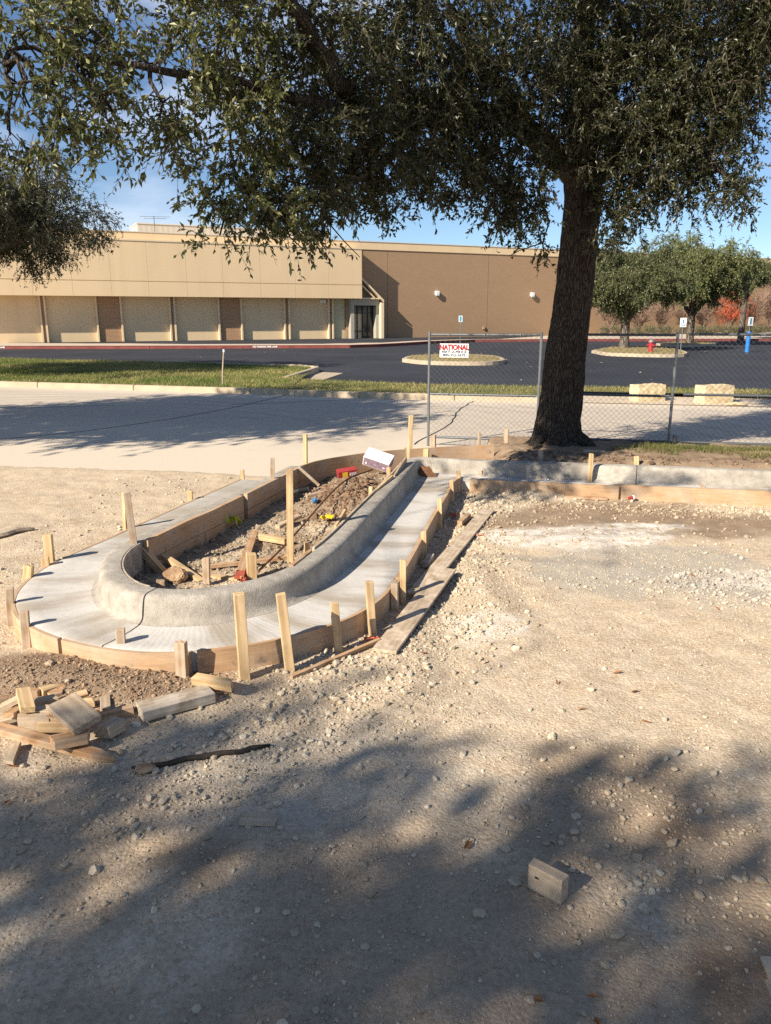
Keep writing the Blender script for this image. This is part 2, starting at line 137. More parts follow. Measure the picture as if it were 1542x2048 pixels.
def fbm(x, y, f0=1.0, octaves=4, seed=0, gain=.5):
    """value noise in numpy, about -1..1"""
    tot = np.zeros(np.broadcast(x, y).shape); amp = 1.0; s = 0
    for o in range(octaves):
        X = x*f0+seed*17.3+o*5.1; Y = y*f0+seed*9.7+o*3.3
        xi = np.floor(X).astype(np.int64); yi = np.floor(Y).astype(np.int64); xf = X-xi; yf = Y-yi
        u = xf*xf*(3-2*xf); v = yf*yf*(3-2*yf)
        def hsh(i, j):
            n = (i*374761393 + j*668265263 + seed*1442695041 + o*97531) & 0x7fffffff
            n = ((n ^ (n >> 13))*1274126177) & 0x7fffffff
            return ((n ^ (n >> 16)) & 0xffff)/32767.5-1
        tot += amp*((hsh(xi, yi)*(1-u)+hsh(xi+1, yi)*u)*(1-v)+(hsh(xi, yi+1)*(1-u)+hsh(xi+1, yi+1)*u)*v)
        s += amp; amp *= gain; f0 *= 2.03
    return tot/s
def sst(x, a, b):
    t = np.clip((x-a)/(b-a), 0, 1); return t*t*(3-2*t)
def catmull(P, n):
    P = np.asarray(P, float); Q = np.vstack([2*P[0]-P[1], P, 2*P[-1]-P[-2]]); r = []
    for i in range(len(P)-1):
        a, b, c, d = Q[i:i+4]
        for t in np.arange(n)/n:
            r.append(.5*((2*b)+(c-a)*t+(2*a-5*b+4*c-d)*t*t+(3*b-a-3*c+d)*t**3))
    r.append(P[-1]); return np.array(r)

# ------------------------------------------------------------------ materials
class M:
    """small node-graph builder around one Principled shader"""
    def __init__(s, name, rough=.8, spec=.3, metal=0.0):
        s.m = bpy.data.materials.new(name); s.m.use_nodes = True; s.t = s.m.node_tree; s.b = s.t.nodes['Principled BSDF']
        s.b.inputs['Roughness'].default_value = rough; s.b.inputs['Metallic'].default_value = metal
        s.b.inputs['Specular IOR Level'].default_value = spec
    def n(s, t, **k):
        x = s.t.nodes.new(t)
        for a, v in k.items():
            if a in x.inputs: x.inputs[a].default_value = v
            else: setattr(x, a, v)
        return x
    def l(s, a, b): s.t.links.new(a, b)
    def coord(s, kind='Object', scale=(1, 1, 1), rot=(0, 0, 0)):
        if kind == 'World': o = s.n('ShaderNodeNewGeometry').outputs['Position']
        else: o = s.n('ShaderNodeTexCoord').outputs[kind]
        mp = s.n('ShaderNodeMapping'); mp.inputs['Scale'].default_value = scale; mp.inputs['Rotation'].default_value = rot; s.l(o, mp.inputs['Vector']); return mp.outputs[0]
    def noise(s, vec, scale, detail=4, rough=.55, out='Fac'):
        x = s.n('ShaderNodeTexNoise'); x.inputs['Scale'].default_value = scale; x.inputs['Detail'].default_value = detail; x.inputs['Roughness'].default_value = rough
        s.l(vec, x.inputs['Vector']); return x.outputs[out]
    def voro(s, vec, scale, feature='F1', out='Distance'):
        x = s.n('ShaderNodeTexVoronoi', feature=feature); x.inputs['Scale'].default_value = scale; s.l(vec, x.inputs['Vector']); return x.outputs[out]
    def ramp(s, fac, stops):
        r = s.n('ShaderNodeValToRGB'); el = r.color_ramp.elements
        while len(el) < len(stops): el.new(.5)
        for e_, (p, c) in zip(el, stops): e_.position = p; e_.color = (*c, 1) if len(c) == 3 else c
        s.l(fac, r.inputs[0]); return r.outputs[0]
    def mr(s, fac, a, b, lo=0., hi=1.):
        r = s.n('ShaderNodeMapRange'); r.inputs[1].default_value = a; r.inputs[2].default_value = b; r.inputs[3].default_value = lo; r.inputs[4].default_value = hi
        s.l(fac, r.inputs[0]); return r.outputs[0]
    def mix(s, fac, c1, c2, mode='MIX'):
        x = s.n('ShaderNodeMixRGB', blend_type=mode)
        for i, c in ((0, fac), (1, c1), (2, c2)):
            if hasattr(c, 'is_linked'): s.l(c, x.inputs[i])
            elif isinstance(c, (int, float)): x.inputs[i].default_value = c if i == 0 else (c, c, c, 1)
            else: x.inputs[i].default_value = (*c, 1)
        return x.outputs[0]
    def math(s, op, a, b=0.0):
        x = s.n('ShaderNodeMath', operation=op)
        for i, c in ((0, a), (1, b)):
            if hasattr(c, 'is_linked'): s.l(c, x.inputs[i])
            else: x.inputs[i].default_value = c
        return x.outputs[0]
    def attr(s, name, out='Color'):
        return s.n('ShaderNodeAttribute', attribute_name=name).outputs[out]
    def sep(s, c):
        x = s.n('ShaderNodeSeparateColor'); s.l(c, x.inputs[0]); return x.outputs
    def rand(s): return s.n('ShaderNodeObjectInfo').outputs['Random']
    def col(s, c):
        if hasattr(c, 'is_linked'): s.l(c, s.b.inputs['Base Color'])
        else: s.b.inputs['Base Color'].default_value = (*c, 1)
        return s
    def rough(s, c): s.l(c, s.b.inputs['Roughness']); return s
    def bump(s, h, strength=.5, dist=.01):
        x = s.n('ShaderNodeBump'); x.inputs['Strength'].default_value = strength; x.inputs['Distance'].default_value = dist
        s.l(h, x.inputs['Height'])
        old = s.b.inputs['Normal'].links
        if old: s.l(old[0].from_socket, x.inputs['Normal'])
        s.l(x.outputs[0], s.b.inputs['Normal']); return s

MAT = {}
def wood(name, light, dark, dust=None, dustamt=.0):
    m = M(name, .85, .2); v = m.coord('Object', (1.2, 14, 14)); r = m.rand()
    add = m.n('ShaderNodeVectorMath', operation='ADD'); cmb = m.n('ShaderNodeCombineXYZ')
    for i in range(3): m.l(m.math('MULTIPLY', r, 37.0+i*11), cmb.inputs[i])
    m.l(v, add.inputs[0]); m.l(cmb.outputs[0], add.inputs[1]); v = add.outputs[0]
    w_ = m.n('ShaderNodeTexWave', wave_type='RINGS', rings_direction='X'); w_.inputs['Scale'].default_value = .9; w_.inputs['Distortion'].default_value = 5; w_.inputs['Detail'].default_value = 3; w_.inputs['Detail Scale'].default_value = 1.2
    m.l(v, w_.inputs['Vector'])
    g = m.noise(v, 5, 5, .65)
    f = m.math('ADD', m.math('MULTIPLY', w_.outputs['Fac'], .45), m.math('MULTIPLY', g, .6))
    c = m.ramp(f, [(.15, dark), (.55, tuple((a+b)/2 for a, b in zip(light, dark))), (.85, light)])
    c = m.mix(m.mr(r, 0, 1, .0, .45), c, tuple(x*.62 for x in light))
    big = m.noise(m.coord('Object', (3, 6, 6)), 2.2, 5, .6)
    c = m.mix(m.mr(big, .5, .75, 0, .55), c, tuple(x*.45 for x in dark))
    if dust:
        d = m.noise(m.coord('Object', (4, 4, 4)), 2.5, 6, .65)
        c = m.mix(m.mr(d, .42, .62, 0, dustamt), c, dust)
    m.col(c).bump(f, .35, .004); MAT[name] = m.m
wood('wood_fresh', (.72, .53, .31), (.50, .32, .155))
wood('wood_weathered', (.56, .41, .27), (.32, .21, .13), (.50, .45, .38), .4)
wood('wood_grey', (.58, .44, .30), (.36, .255, .165), (.52, .44, .34), .4)
wood('wood_orange', (.56, .34, .18), (.32, .17, .08), (.50, .40, .29), .5)
wood('wood_dusty', (.54, .42, .30), (.36, .26, .17), (.60, .50, .39), .8)
wood('wood_cement', (.44, .36, .27), (.28, .21, .15), (.60, .53, .44), .6)
def plain(name, c, rough=.7, spec=.3, metal=0, nz=None, amt=.25, kind='Object', bump=0):
    m = M(name, rough, spec, metal)
    if nz:
        f = m.noise(m.coord(kind), nz, 5, .6)
        m.col(m.mix(m.mr(f, .35, .7), c, tuple(x*(1-amt) for x in c)))
        if bump: m.bump(f, bump, .02)
    else: m.col(c)
    MAT[name] = m.m; return m
def stained(name, c):
    m = M(name, .9, .2); a_ = m.noise(m.coord('Object', (1.6, 1.6, .12)), .8, 3, .5); b_ = m.noise(m.coord('Object'), .35, 5, .6)
    k = m.mix(m.mr(a_, .5, .75, 0, .28), c, tuple(x*.72 for x in c)); m.col(m.mix(m.mr(b_, .4, .7, 0, .3), k, tuple(x*.86 for x in c))); MAT[name] = m.m
stained('stucco', (.70, .535, .335))
stained('stucco_wall', (.69, .53, .33))
plain('stucco_light', (.72, .58, .39), .9, .2, nz=2, amt=.08)
plain('vestibule_shade', (.36, .34, .28), .7, .3, nz=2, amt=.08)  # grey tone carries the shade on the vestibule front in its colour
plain('door_paint', (.50, .46, .30), .5, .4, nz=2, amt=.06)
plain('black_metal', (.012, .012, .013), .4, .5)
plain('galvanised', (.24, .25, .26), .45, .5, .7, nz=30, amt=.2)
plain('dark_galvanised', (.14, .15, .16), .5, .5, .6, nz=30, amt=.2)
plain('roof_metal', (.60, .56, .50), .6, .3, nz=1, amt=.06)
plain('white_paint', (.78, .78, .76), .55, .4, nz=8, amt=.08)
plain('white_card', (.78, .77, .78), .8, .2, nz=9, amt=.08)
plain('print_purple', (.34, .24, .30), .8, .2, nz=30, amt=.4)
plain('red_card', (.34, .04, .04), .6, .3, nz=14, amt=.2)
plain('yellow_card', (.75, .50, .03), .6, .3, nz=14, amt=.2)
plain('sign_red', (.33, .016, .03), .6, .3)
plain('sign_navy', (.03, .035, .09), .6, .3)
plain('hydrant_red', (.42, .035, .04), .5, .4, nz=10, amt=.2)
plain('hydrant_cap', (.20, .21, .21), .5, .4, nz=10, amt=.2)
plain('blue_paint', (.02, .20, .62), .5, .4, nz=6, amt=.12)
plain('sign_back', (.45, .60, .62), .5, .4, nz=6, amt=.1)
plain('sign_blue', (.03, .18, .34), .5, .4)
plain('orange_tape', (.44, .10, .055), .6, .3, nz=12, amt=.35)
plain('yellow_rag', (.50, .52, .05), .8, .2, nz=10, amt=.35)
plain('blue_plastic', (.03, .18, .45), .4, .5)
plain('rust', (.17, .085, .045), .9, .2, nz=20, amt=.5)
plain('rubber', (.02, .02, .022), .8, .3, nz=14, amt=.4)
plain('kerb_pale', (.47, .385, .28), .9, .2, nz=3, amt=.22, kind='World', bump=.1)
plain('kerb_red', (.24, .07, .06), .8, .2, nz=2.5, amt=.35, kind='World')
plain('sidewalk_concrete', (.53, .44, .34), .9, .2, nz=.8, amt=.15, kind='World')
plain('limestone', (.66, .53, .33), .95, .2, nz=3.5, amt=.25, bump=.6)
plain('stick', (.06, .05, .042), .95, .1, nz=40, amt=.4)
plain('brown_leaf', (.30, .13, .055), .8, .2, nz=20, amt=.4)
plain('cut_soil', (.16, .095, .06), .95, .1, nz=8, amt=.5)
# brick (far off: courses are finer than the pictures' grain)
def brick(name, c1, c2, mo, scale):
    m = M(name, .9, .2); v = m.coord('Object', rot=(math.radians(90), 0, 0))
    b = m.n('ShaderNodeTexBrick'); b.inputs['Scale'].default_value = scale; b.inputs['Color1'].default_value = (*c1, 1); b.inputs['Color2'].default_value = (*c2, 1); b.inputs['Mortar'].default_value = (*mo, 1)
    b.inputs['Mortar Size'].default_value = .018; b.inputs['Brick Width'].default_value = .5; b.inputs['Row Height'].default_value = .19
    m.l(v, b.inputs['Vector'])
    f = m.noise(m.coord('Object', (.5, .5, 1.2)), .7, 5, .6)
    m.col(m.mix(m.mr(f, .4, .7, 0, .25), b.outputs['Color'], tuple(x*.8 for x in c1))); MAT[name] = m.m
brick('brick_brown', (.36, .235, .14), (.325, .21, .125), (.36, .25, .16), 2.0)
brick('brick_pier', (.38, .215, .115), (.32, .18, .095), (.52, .39, .26), 2.0)
m = M('ribbed_roof_wall', .6, .3); wv = m.n('ShaderNodeTexWave'); wv.inputs['Scale'].default_value = .75; m.l(m.coord('Object'), wv.inputs['Vector'])
m.col((.56, .50, .42)).bump(wv.outputs['Fac'], .2, .03); MAT['ribbed'] = m.m
m = M('door_glass', .05, .6); m.col((.045, .038, .03)); m.b.inputs['Roughness'].default_value = .06; MAT['glass'] = m.m
m = M('roof_glass', .1, .6); m.col((.16, .13, .09)); MAT['roof_glass'] = m.m
# asphalt
m = M('asphalt', .85, .25); v = m.coord('World'); f = m.noise(v, .25, 5, .6); g = m.noise(v, 40, 2)
c = m.mix(m.mr(f, .35, .7), (.022, .024, .031), (.040, .042, .050)); c = m.mix(m.mr(g, .62, .72), c, (.10, .10, .10)); m.col(c).bump(g, .3, .01); MAT['asphalt'] = m.m
# road concrete
m = M('road_concrete', .9, .2); v = m.coord('World'); f = m.noise(v, .35, 6, .6); g = m.noise(v, 9, 5, .65); h = m.noise(m.coord('World', (.25, 1.6, 1), (0, 0, .15)), 1.3, 5, .65)
c = m.mix(m.mr(f, .3, .7), (.46, .395, .32), (.57, .49, .395)); c = m.mix(m.mr(g, .4, .75, 0, .45), c, (.30, .26, .215)); c = m.mix(m.mr(h, .52, .72, 0, .5), c, (.33, .29, .25))
wv = m.n('ShaderNodeTexWave', wave_type='RINGS', rings_direction='Z'); wv.inputs['Scale'].default_value = .55; wv.inputs['Distortion'].default_value = 1.5; wv.inputs['Detail'].default_value = 2
mp = m.n('ShaderNodeMapping'); mp.inputs['Location'].default_value = (6.5, -9.5, 0); m.l(m.n('ShaderNodeNewGeometry').outputs['Position'], mp.inputs['Vector']); m.l(mp.outputs[0], wv.inputs['Vector'])
c = m.mix(m.math('MULTIPLY', m.mr(wv.outputs['Fac'], .6, .95, 0, .38), m.mr(f, .45, .6)), c, (.24, .215, .19))
du = m.attr('zones'); dz = m.sep(du)
dn = m.noise(v, 2.2, 6, .7)
c = m.mix(m.math('MINIMUM', 1.0, m.math('MULTIPLY', m.math('POWER', dz[0], .6), m.mr(dn, .2, .5, .45, 1.3))), c, (.585, .505, .40))
m.col(c).bump(g, .25, .01); MAT['road'] = m.m
# caliche ground
m = M('caliche', .95, .12); v = m.coord('World'); z = m.sep(m.attr('zones'))
n1 = m.noise(v, 1.1, 6, .62); n2 = m.noise(v, 7, 6, .7); n3 = m.noise(v, 60, 4, .7); vo = m.voro(v, 75); vc = m.voro(v, 75, out='Color'); vb = m.voro(v, 28)
c = m.mix(m.mr(n1, .35, .68), (.555, .44, .31), (.46, .35, .235))
c = m.mix(m.mr(n2, .38, .72), c, (.62, .52, .395))
c = m.mix(m.mr(m.noise(v, 3.1, 5, .7), .55, .74, 0, .65), c, (.37, .275, .185))
sp = m.sep(vc)[0]
c = m.mix(m.mr(sp, .5, 1, 0, .4), c, (.72, .62, .47)); c = m.mix(m.mr(sp, .0, .25, .3, 0), c, (.26, .185, .115))
c = m.mix(m.math('MULTIPLY', z[0], m.mr(n2, .2, .6, .45, 1)), c, (.165, .098, .058))
c = m.mix(m.math('MULTIPLY', z[2], m.mr(n2, .25, .55, .35, 1)), c, (.42, .385, .33))
c = m.mix(m.math('MULTIPLY', z[1], m.mr(n2, .34, .58, .08, .92)), c, (.80, .75, .67))
c = m.mix(m.mr(n3, .3, .6, .35, 0), c, (.20, .145, .09)); c = m.mix(m.mr(m.noise(v, 24, 4, .65), .34, .5, .3, 0), c, (.28, .20, .13))
m.col(c); hgt = m.math('ADD', m.math('MULTIPLY', m.math('SUBTRACT', 1.0, vo), .7), m.math('MULTIPLY', n3, .6)); m.bump(hgt, .5, .009); MAT['caliche'] = m.m
# loose gravel
m = M('gravel', .95, .12); z = m.attr('tint'); v = m.coord('World'); g = m.noise(v, 55, 4, .6)
m.col(m.mix(m.mr(g, .35, .7, 0, .35), z, (.30, .24, .17))).bump(g, .3, .004); MAT['gravel'] = m.m
m = M('limestone_pebble', .95, .12); g = m.noise(m.coord('Object'), 30, 5, .6); r = m.rand()
m.col(m.mix(m.mr(g, .35, .7, 0, .5), m.mix(r, (.56, .48, .37), (.42, .38, .32)), (.36, .29, .2))).bump(g, .5, .006); MAT['pebble'] = m.m
m = M('big_rock', .95, .1); g = m.noise(m.coord('Object'), 14, 6, .65)
m.col(m.ramp(g, [(.3, (.20, .12, .07)), (.5, (.36, .235, .14)), (.7, (.48, .35, .22))])).bump(g, .9, .02); MAT['big_rock'] = m.m
# fresh concrete: kerb + broomed gutter; UV.x runs along it, UV.y across (0 back, 1 outer edge)
def fresh(name, gutter):
    m = M(name, .92, .15); uv = m.n('ShaderNodeUVMap', uv_map='run'); su = m.n('ShaderNodeSeparateXYZ'); m.l(uv.outputs[0], su.inputs[0])
    v = m.coord('World'); n1 = m.noise(v, 2.0, 5, .6); n2 = m.noise(v, 14, 5, .65); n3 = m.noise(v, 130, 3, .6)
    wv = m.n('ShaderNodeTexWave', bands_direction='X'); wv.inputs['Scale'].default_value = 11 if gutter else 40; wv.inputs['Distortion'].default_value = 1.6; wv.inputs['Detail'].default_value = 3; wv.inputs['Detail Scale'].default_value = 1.5
    m.l(uv.outputs[0], wv.inputs['Vector'])
    mpa = m.n('ShaderNodeMapping'); mpa.inputs['Scale'].default_value = (1.0, .25, 1); m.l(uv.outputs[0], mpa.inputs['Vector'])
    damp = m.noise(mpa.outputs[0], 2.6, 5, .6)
    if gutter:
        c = m.mix(m.mr(damp, .46, .60), (.55, .525, .49), (.37, .32, .26))
        c = m.mix(m.mr(wv.outputs['Fac'], .0, .35, .14, 0), c, (.30, .27, .23)); c = m.mix(m.mr(n2, .5, .75, 0, .3), c, (.42, .37, .30))
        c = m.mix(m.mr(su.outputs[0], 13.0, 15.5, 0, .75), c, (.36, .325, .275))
        m.bump(wv.outputs['Fac'], .10, .004)
    else:
        c = m.mix(m.mr(n1, .38, .62), (.34, .305, .26), (.46, .42, .36)); c = m.mix(m.mr(wv.outputs['Fac'], .0, .4, .08, 0), c, (.20, .175, .14)); c = m.mix(m.mr(n2, .42, .7, 0, .55), c, (.19, .16, .125))
        m.bump(wv.outputs['Fac'], .18, .005)
    c = m.mix(m.mr(n3, .5, .75, 0, .15 if gutter else .42), c, (.19, .165, .13)); m.col(c).bump(n3, .25 if gutter else .7, .006); m.bump(n2, .25 if gutter else .45, .014); MAT[name] = m.m
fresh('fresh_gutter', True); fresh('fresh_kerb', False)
# form ply
m = M('form_ply', .85, .2); uv = m.n('ShaderNodeUVMap', uv_map='run'); mp = m.n('ShaderNodeMapping'); mp.inputs['Scale'].default_value = (2.2, 22, 1); m.l(uv.outputs[0], mp.inputs['Vector'])
g = m.noise(mp.outputs[0], 2.2, 6, .65); d = m.noise(m.coord('World'), 4.5, 6, .65)
c = m.ramp(g, [(.25, (.30, .185, .10)), (.5, (.44, .28, .16)), (.75, (.54, .37, .225))]); c = m.mix(m.mr(d, .42, .68, 0, .8), c, (.50, .40, .30)); c = m.mix(m.mr(m.noise(m.coord('World'), 9, 5, .7), .58, .7, 0, .8), c, (.20, .145, .10))
m.col(c).bump(g, .3, .004); MAT['ply'] = m.m
# bark, leaves, grass
def bark(name, c1, c2, sc):
    m = M(name, .95, .1); v = m.coord('Object', (1, 1, .16)); a_ = m.noise(v, 3, 3, out='Color'); vv = m.mix(.2, v, a_)
    f = m.voro(vv, sc, 'DISTANCE_TO_EDGE'); n_ = m.noise(v, sc*2.4, 6, .7)
    h_ = m.math('ADD', m.mr(f, 0, .25), m.math('MULTIPLY', n_, .7))
    m.col(m.ramp(h_, [(.3, tuple(x*.4 for x in c1)), (.75, c1), (1.2 if False else 1.0, c2)])).bump(h_, .8, .03); MAT[name] = m.m
bark('bark_oak', (.060, .047, .037), (.105, .087, .070), 64); bark('bark_far', (.10, .08, .065), (.18, .15, .12), 14)
def leaf(name, trans=.22, rough=.42, spec=.5):
    m = M(name, rough, spec); c = m.attr('tint'); m.col(c)
    tr = m.n('ShaderNodeBsdfTranslucent'); m.l(m.mix(.4, c, (.16, .19, .03)), tr.inputs['Color']); ms = m.n('ShaderNodeMixShader'); ms.inputs[0].default_value = trans
    o = m.t.nodes['Material Output']; m.l(m.b.outputs[0], ms.inputs[1]); m.l(tr.outputs[0], ms.inputs[2]); m.l(ms.outputs[0], o.inputs['Surface']); MAT[name] = m.m
leaf('leaf'); leaf('grass_blade', .25, .7, .2)
m = M('turf_soil', .95, .1); v = m.coord('World'); f = m.noise(v, 1.2, 6, .65); g = m.noise(v, 14, 5, .7)
c = m.mix(m.mr(f, .35, .65), (.085, .115, .030), (.25, .21, .085)); m.col(m.mix(m.mr(g, .35, .7, 0, .6), c, (.06, .055, .03))).bump(g, .6, .05); MAT['turf'] = m.m
m = M('dry_turf', .95, .1); v = m.coord('World'); f = m.noise(v, 3, 6, .65)
m.col(m.mix(m.mr(f, .35, .65), (.34, .27, .14), (.20, .17, .08))).bump(f, .5, .05); MAT['dry_turf'] = m.m
plain('twig_bark', (.13, .10, .075), .9, .1); plain('bare_twig', (.27, .185, .14), .9, .1)
# ------------------------------------------------------------------ ground
KP = catmull(np.array(D['kerb']), 14)              # rows: back x,y, outer x,y
BK, OU = KP[:, :2], KP[:, 2:]
arc = np.concatenate([[0], np.cumsum(np.linalg.norm(np.diff((BK+OU)/2, axis=0), axis=1))])
FF = catmull(np.array(D['farform']), 10)
ROAD_NEAR = np.array([(-60, 15.2), (-14, 10.3), (-4.71, 9.31), (-1.66, 8.72), (-.9, 8.4), (-.45, 8.45), (-.15, 8.68), (.2, 8.88), (.46, 8.98), (.95, 9.16), (1.3, 9.35), (1.45, 10.95), (2.2, 10.8), (3.8, 10.45), (7, 9.8), (14, 8.4), (60, -1)])
ROAD_FAR = np.array([(-60, 33.2), (-14, 21.45), (-10, 20.3), (-3.19, 18.34), (0, 17.15), (3.2, 16.6), (7.7, 15.6), (14, 14.3), (60, 4.8)])
def road_near(x): x = np.asarray(x, float); return np.interp(x, ROAD_NEAR[:, 0], ROAD_NEAR[:, 1])+(.16*fbm(x, x*0, .9, 3, 33)+.05*fbm(x, x*0, 6, 2, 34))*(1-sst(x, -2.2, -1.2))
def road_far(x): return np.interp(x, ROAD_FAR[:, 0], ROAD_FAR[:, 1])
def seg_dist(x, y, P):
    d = np.full(x.shape, 1e9)
    for i in range(len(P)-1):
        ax, ay = P[i]; bx, by = P[i+1]; L2 = (bx-ax)**2+(by-ay)**2
        t = np.clip(((x-ax)*(bx-ax)+(y-ay)*(by-ay))/L2, 0, 1); d = np.minimum(d, np.hypot(x-ax-t*(bx-ax), y-ay-t*(by-ay)))
    return d
def inside(x, y, P):
    c = np.zeros(x.shape, bool); j = len(P)-1
    for i in range(len(P)):
        xi, yi = P[i]; xj, yj = P[j]
        c ^= ((yi > y) != (yj > y)) & (x < (xj-xi)*(y-yi)/(yj-yi+1e-12)+xi); j = i
    return c
ISLAND = np.vstack([BK[len(BK)*8//28:], FF[::-1]])[::3]
def rb_line(x): return 8.43-.2*x
def height(x, y, rough=True):
    h = .018*fbm(x, y, .8, 3, 1)
    if rough: h = h+.012*fbm(x, y, 4.5, 3, 2)+.002*fbm(x, y, 16, 1, 3)
    h -= .03*np.exp(-((x-.25-.14*(y-4.5))**2)/.05)*sst(y, 4.3, 4.9)*(1-sst(y, 6.8, 7.6))
    h += .075*np.exp(-(((x+1.75)/.5)**2+((y-3.62)/.28)**2))+.045*np.exp(-(((x+1.2)/.35)**2+((y-3.40)/.22)**2))
    h += .06*np.exp(-(((x-1.55)/.35)**2+((y-7.75)/.18)**2))
    isl = inside(x, y, ISLAND)
    hi = .07+.03*fbm(x, y, 5, 3, 4)+.012*fbm(x, y, 18, 3, 5)+.19*np.exp(-(((x+.30)/.30)**2+((y-7.15)/.75)**2))
    h = np.where(isl, hi, h)
    bank = sst(x, .95+.1*fbm(x, y, 3, 3, 6), 1.55)*sst(y-rb_line(x), -.06, .0)*(1-sst(y, road_near(x)-.15, road_near(x)+.05))
    hb = .17+.09*sst(y-rb_line(x), .1, .45)-.10*sst(y-rb_line(x), 1.1, 2.2)+.035*fbm(x, y, 4, 4, 8)+.012*fbm(x, y, 18, 3, 9)
    h = np.where(bank > 0, h*(1-bank)+hb*bank, h)
    rd = sst(y-road_near(x), -.02, .35)
    h = h*(1-rd)-.02*rd+.012*(1-rd)*sst(y-road_near(x), -.5, 0)*(x < -1)
    return h
def blob(x, y, cx, cy, rx, ry, seed, wob=.5):
    r = np.hypot((x-cx)/rx, (y-cy)/ry)+wob*fbm(x, y, 1.6, 4, seed); return 1-sst(r, .65, 1.15)
def zones(x, y):
    br = .95*blob(x, y, -1.7, 3.55, .95, .42, 11)+.75*blob(x, y, 2.3, 6.75, 1.5, .75, 12, .9)+.9*blob(x, y, -.3, 7.15, .4, .8, 13)+.55*blob(x, y, .75, 2.65, .45, .6, 14, .9)+.5*blob(x, y, 1.2, 1.9, .4, .7, 24, .9)+.5*blob(x, y, -.1, 1.5, 1.5, .75, 26, .8)+.35*blob(x, y, -.9, 2.5, .5, .35, 27, .9)
    br = br+.9*((y > rb_line(x)-.03) & (x > 1.0) & (y < road_near(x)))+.8*inside(x, y, ISLAND)*sst(fbm(x, y, 2.5, 4, 15), -.5, .3)+.5*blob(x, y, -2.0, 6.3, .12, .8, 19, .5)
    wh = 1.2*blob(x, y, 1.35, 6.25, .85, .40, 16, .8)+.8*blob(x, y, 2.2, 6.6, .5, .14, 17, .9)+.7*blob(x, y, .62, 4.35, .22, .22, 18, .9)+.7*blob(x, y, 2.7, 5.1, .7, .2, 25, .9)
    gr = 1.0*blob(x, y, 2.0, 5.3, .95, .62, 20, .8)+.5*blob(x, y, -.3, 2.75, .8, .35, 21, .7)
    return np.stack([np.clip(br, 0, .85), np.clip(wh, 0, 1), np.clip(gr, 0, 1)], -1)
xs = np.arange(-7.5, 7.6, .024)
ys = [.25]
while ys[-1] < 11.6: ys.append(ys[-1]+max(.011, .0046*ys[-1]))
X, Y = np.meshgrid(xs, np.array(ys)); Z = height(X, Y)
nx, ny = X.shape[1], X.shape[0]
idx = np.arange(nx*ny).reshape(ny, nx)
F = np.stack([idx[:-1, :-1], idx[:-1, 1:], idx[1:, 1:], idx[1:, :-1]], -1).reshape(-1, 4)
gm = np_mesh('ground', np.stack([X, Y, Z], -1).reshape(-1, 3), F, True)
set_color(gm, 'zones', zones(X, Y).reshape(-1, 3)); gm.materials.append(MAT['caliche'])
tag(link('ground', gm), kind='structure')
# the wide sheet underneath reaches the horizon
x2 = np.concatenate([np.linspace(-900, -20, 12), np.linspace(-15, 15, 13), np.linspace(20, 900, 12)]); y2 = np.concatenate([np.linspace(-300, -8, 6), np.linspace(-5, 13, 10), np.linspace(20, 1200, 14)])
A, B = np.meshgrid(x2, y2); id2 = np.arange(A.size).reshape(A.shape)
fm = np_mesh('terrain', np.stack([A, B, np.full(A.shape, -.075)], -1).reshape(-1, 3), np.stack([id2[:-1, :-1], id2[:-1, 1:], id2[1:, 1:], id2[1:, :-1]], -1).reshape(-1, 4))
set_color(fm, 'zones', np.zeros((len(fm.vertices), 3))); fm.materials.append(MAT['caliche']); tag(link('terrain', fm), kind='structure')

# road between the two edges
def strip(near, far, xs_, nv, z):
    T = np.linspace(0, 1, nv); Yn, Yf = near(xs_), far(xs_)
    Xs = np.repeat(xs_[None], nv, 0); Ys = Yn[None]*(1-T[:, None])+Yf[None]*T[:, None]
    i = np.arange(Xs.size).reshape(Xs.shape)
    return np.stack([Xs, Ys, np.full(Xs.shape, z)], -1).reshape(-1, 3), np.stack([i[:-1, :-1], i[:-1, 1:], i[1:, 1:], i[1:, :-1]], -1).reshape(-1, 4)
xr = np.unique(np.concatenate([np.linspace(-60, -14, 12), np.linspace(-14, 14, 281), np.linspace(14, 60, 12), ROAD_NEAR[:, 0], ROAD_FAR[:, 0]]))
v, f = strip(road_near, lambda x: road_far(x)+.05, xr, 90, 0.0)
rm = np_mesh('road', v, f); dust = np.clip(1-sst(v[:, 1]-road_near(v[:, 0])+.9*fbm(v[:, 0], v[:, 1], .5, 3, 31), .2, 5.0), 0, 1)*(1-sst(v[:, 0], .3, 1.2)); dust = np.clip(dust+.7*(1-sst(v[:, 0]+.8*fbm(v[:, 0], v[:, 1], .7, 3, 32), -4.2, -1.8))*(1-sst(v[:, 1], 11.5, 14)), 0, 1)
dust = np.maximum(dust, .6*np.exp(-((v[:, 1]-road_far(v[:, 0])+.25)/.35)**2))
set_color(rm, 'zones', np.stack([dust, dust*0, dust*0], -1)); rm.materials.append(MAT['road']); road = tag(link('road', rm), kind='structure')
mb = MB(); mb.quadbox([(x_, y_, z_) for z_ in (-.08, -.001) for x_, y_ in ((-14, 10.3), (-4.71, 9.31), (-4.71, 9.36), (-14, 10.35))]); mb.quadbox([(x_, y_, z_) for z_ in (-.08, -.001) for x_, y_ in ((-4.71, 9.31), (-1.66, 8.72), (-1.66, 8.77), (-4.71, 9.36))])
pass
mb = MB()      # cracks and joints in the slab, raised a hair so they read as dark tar lines
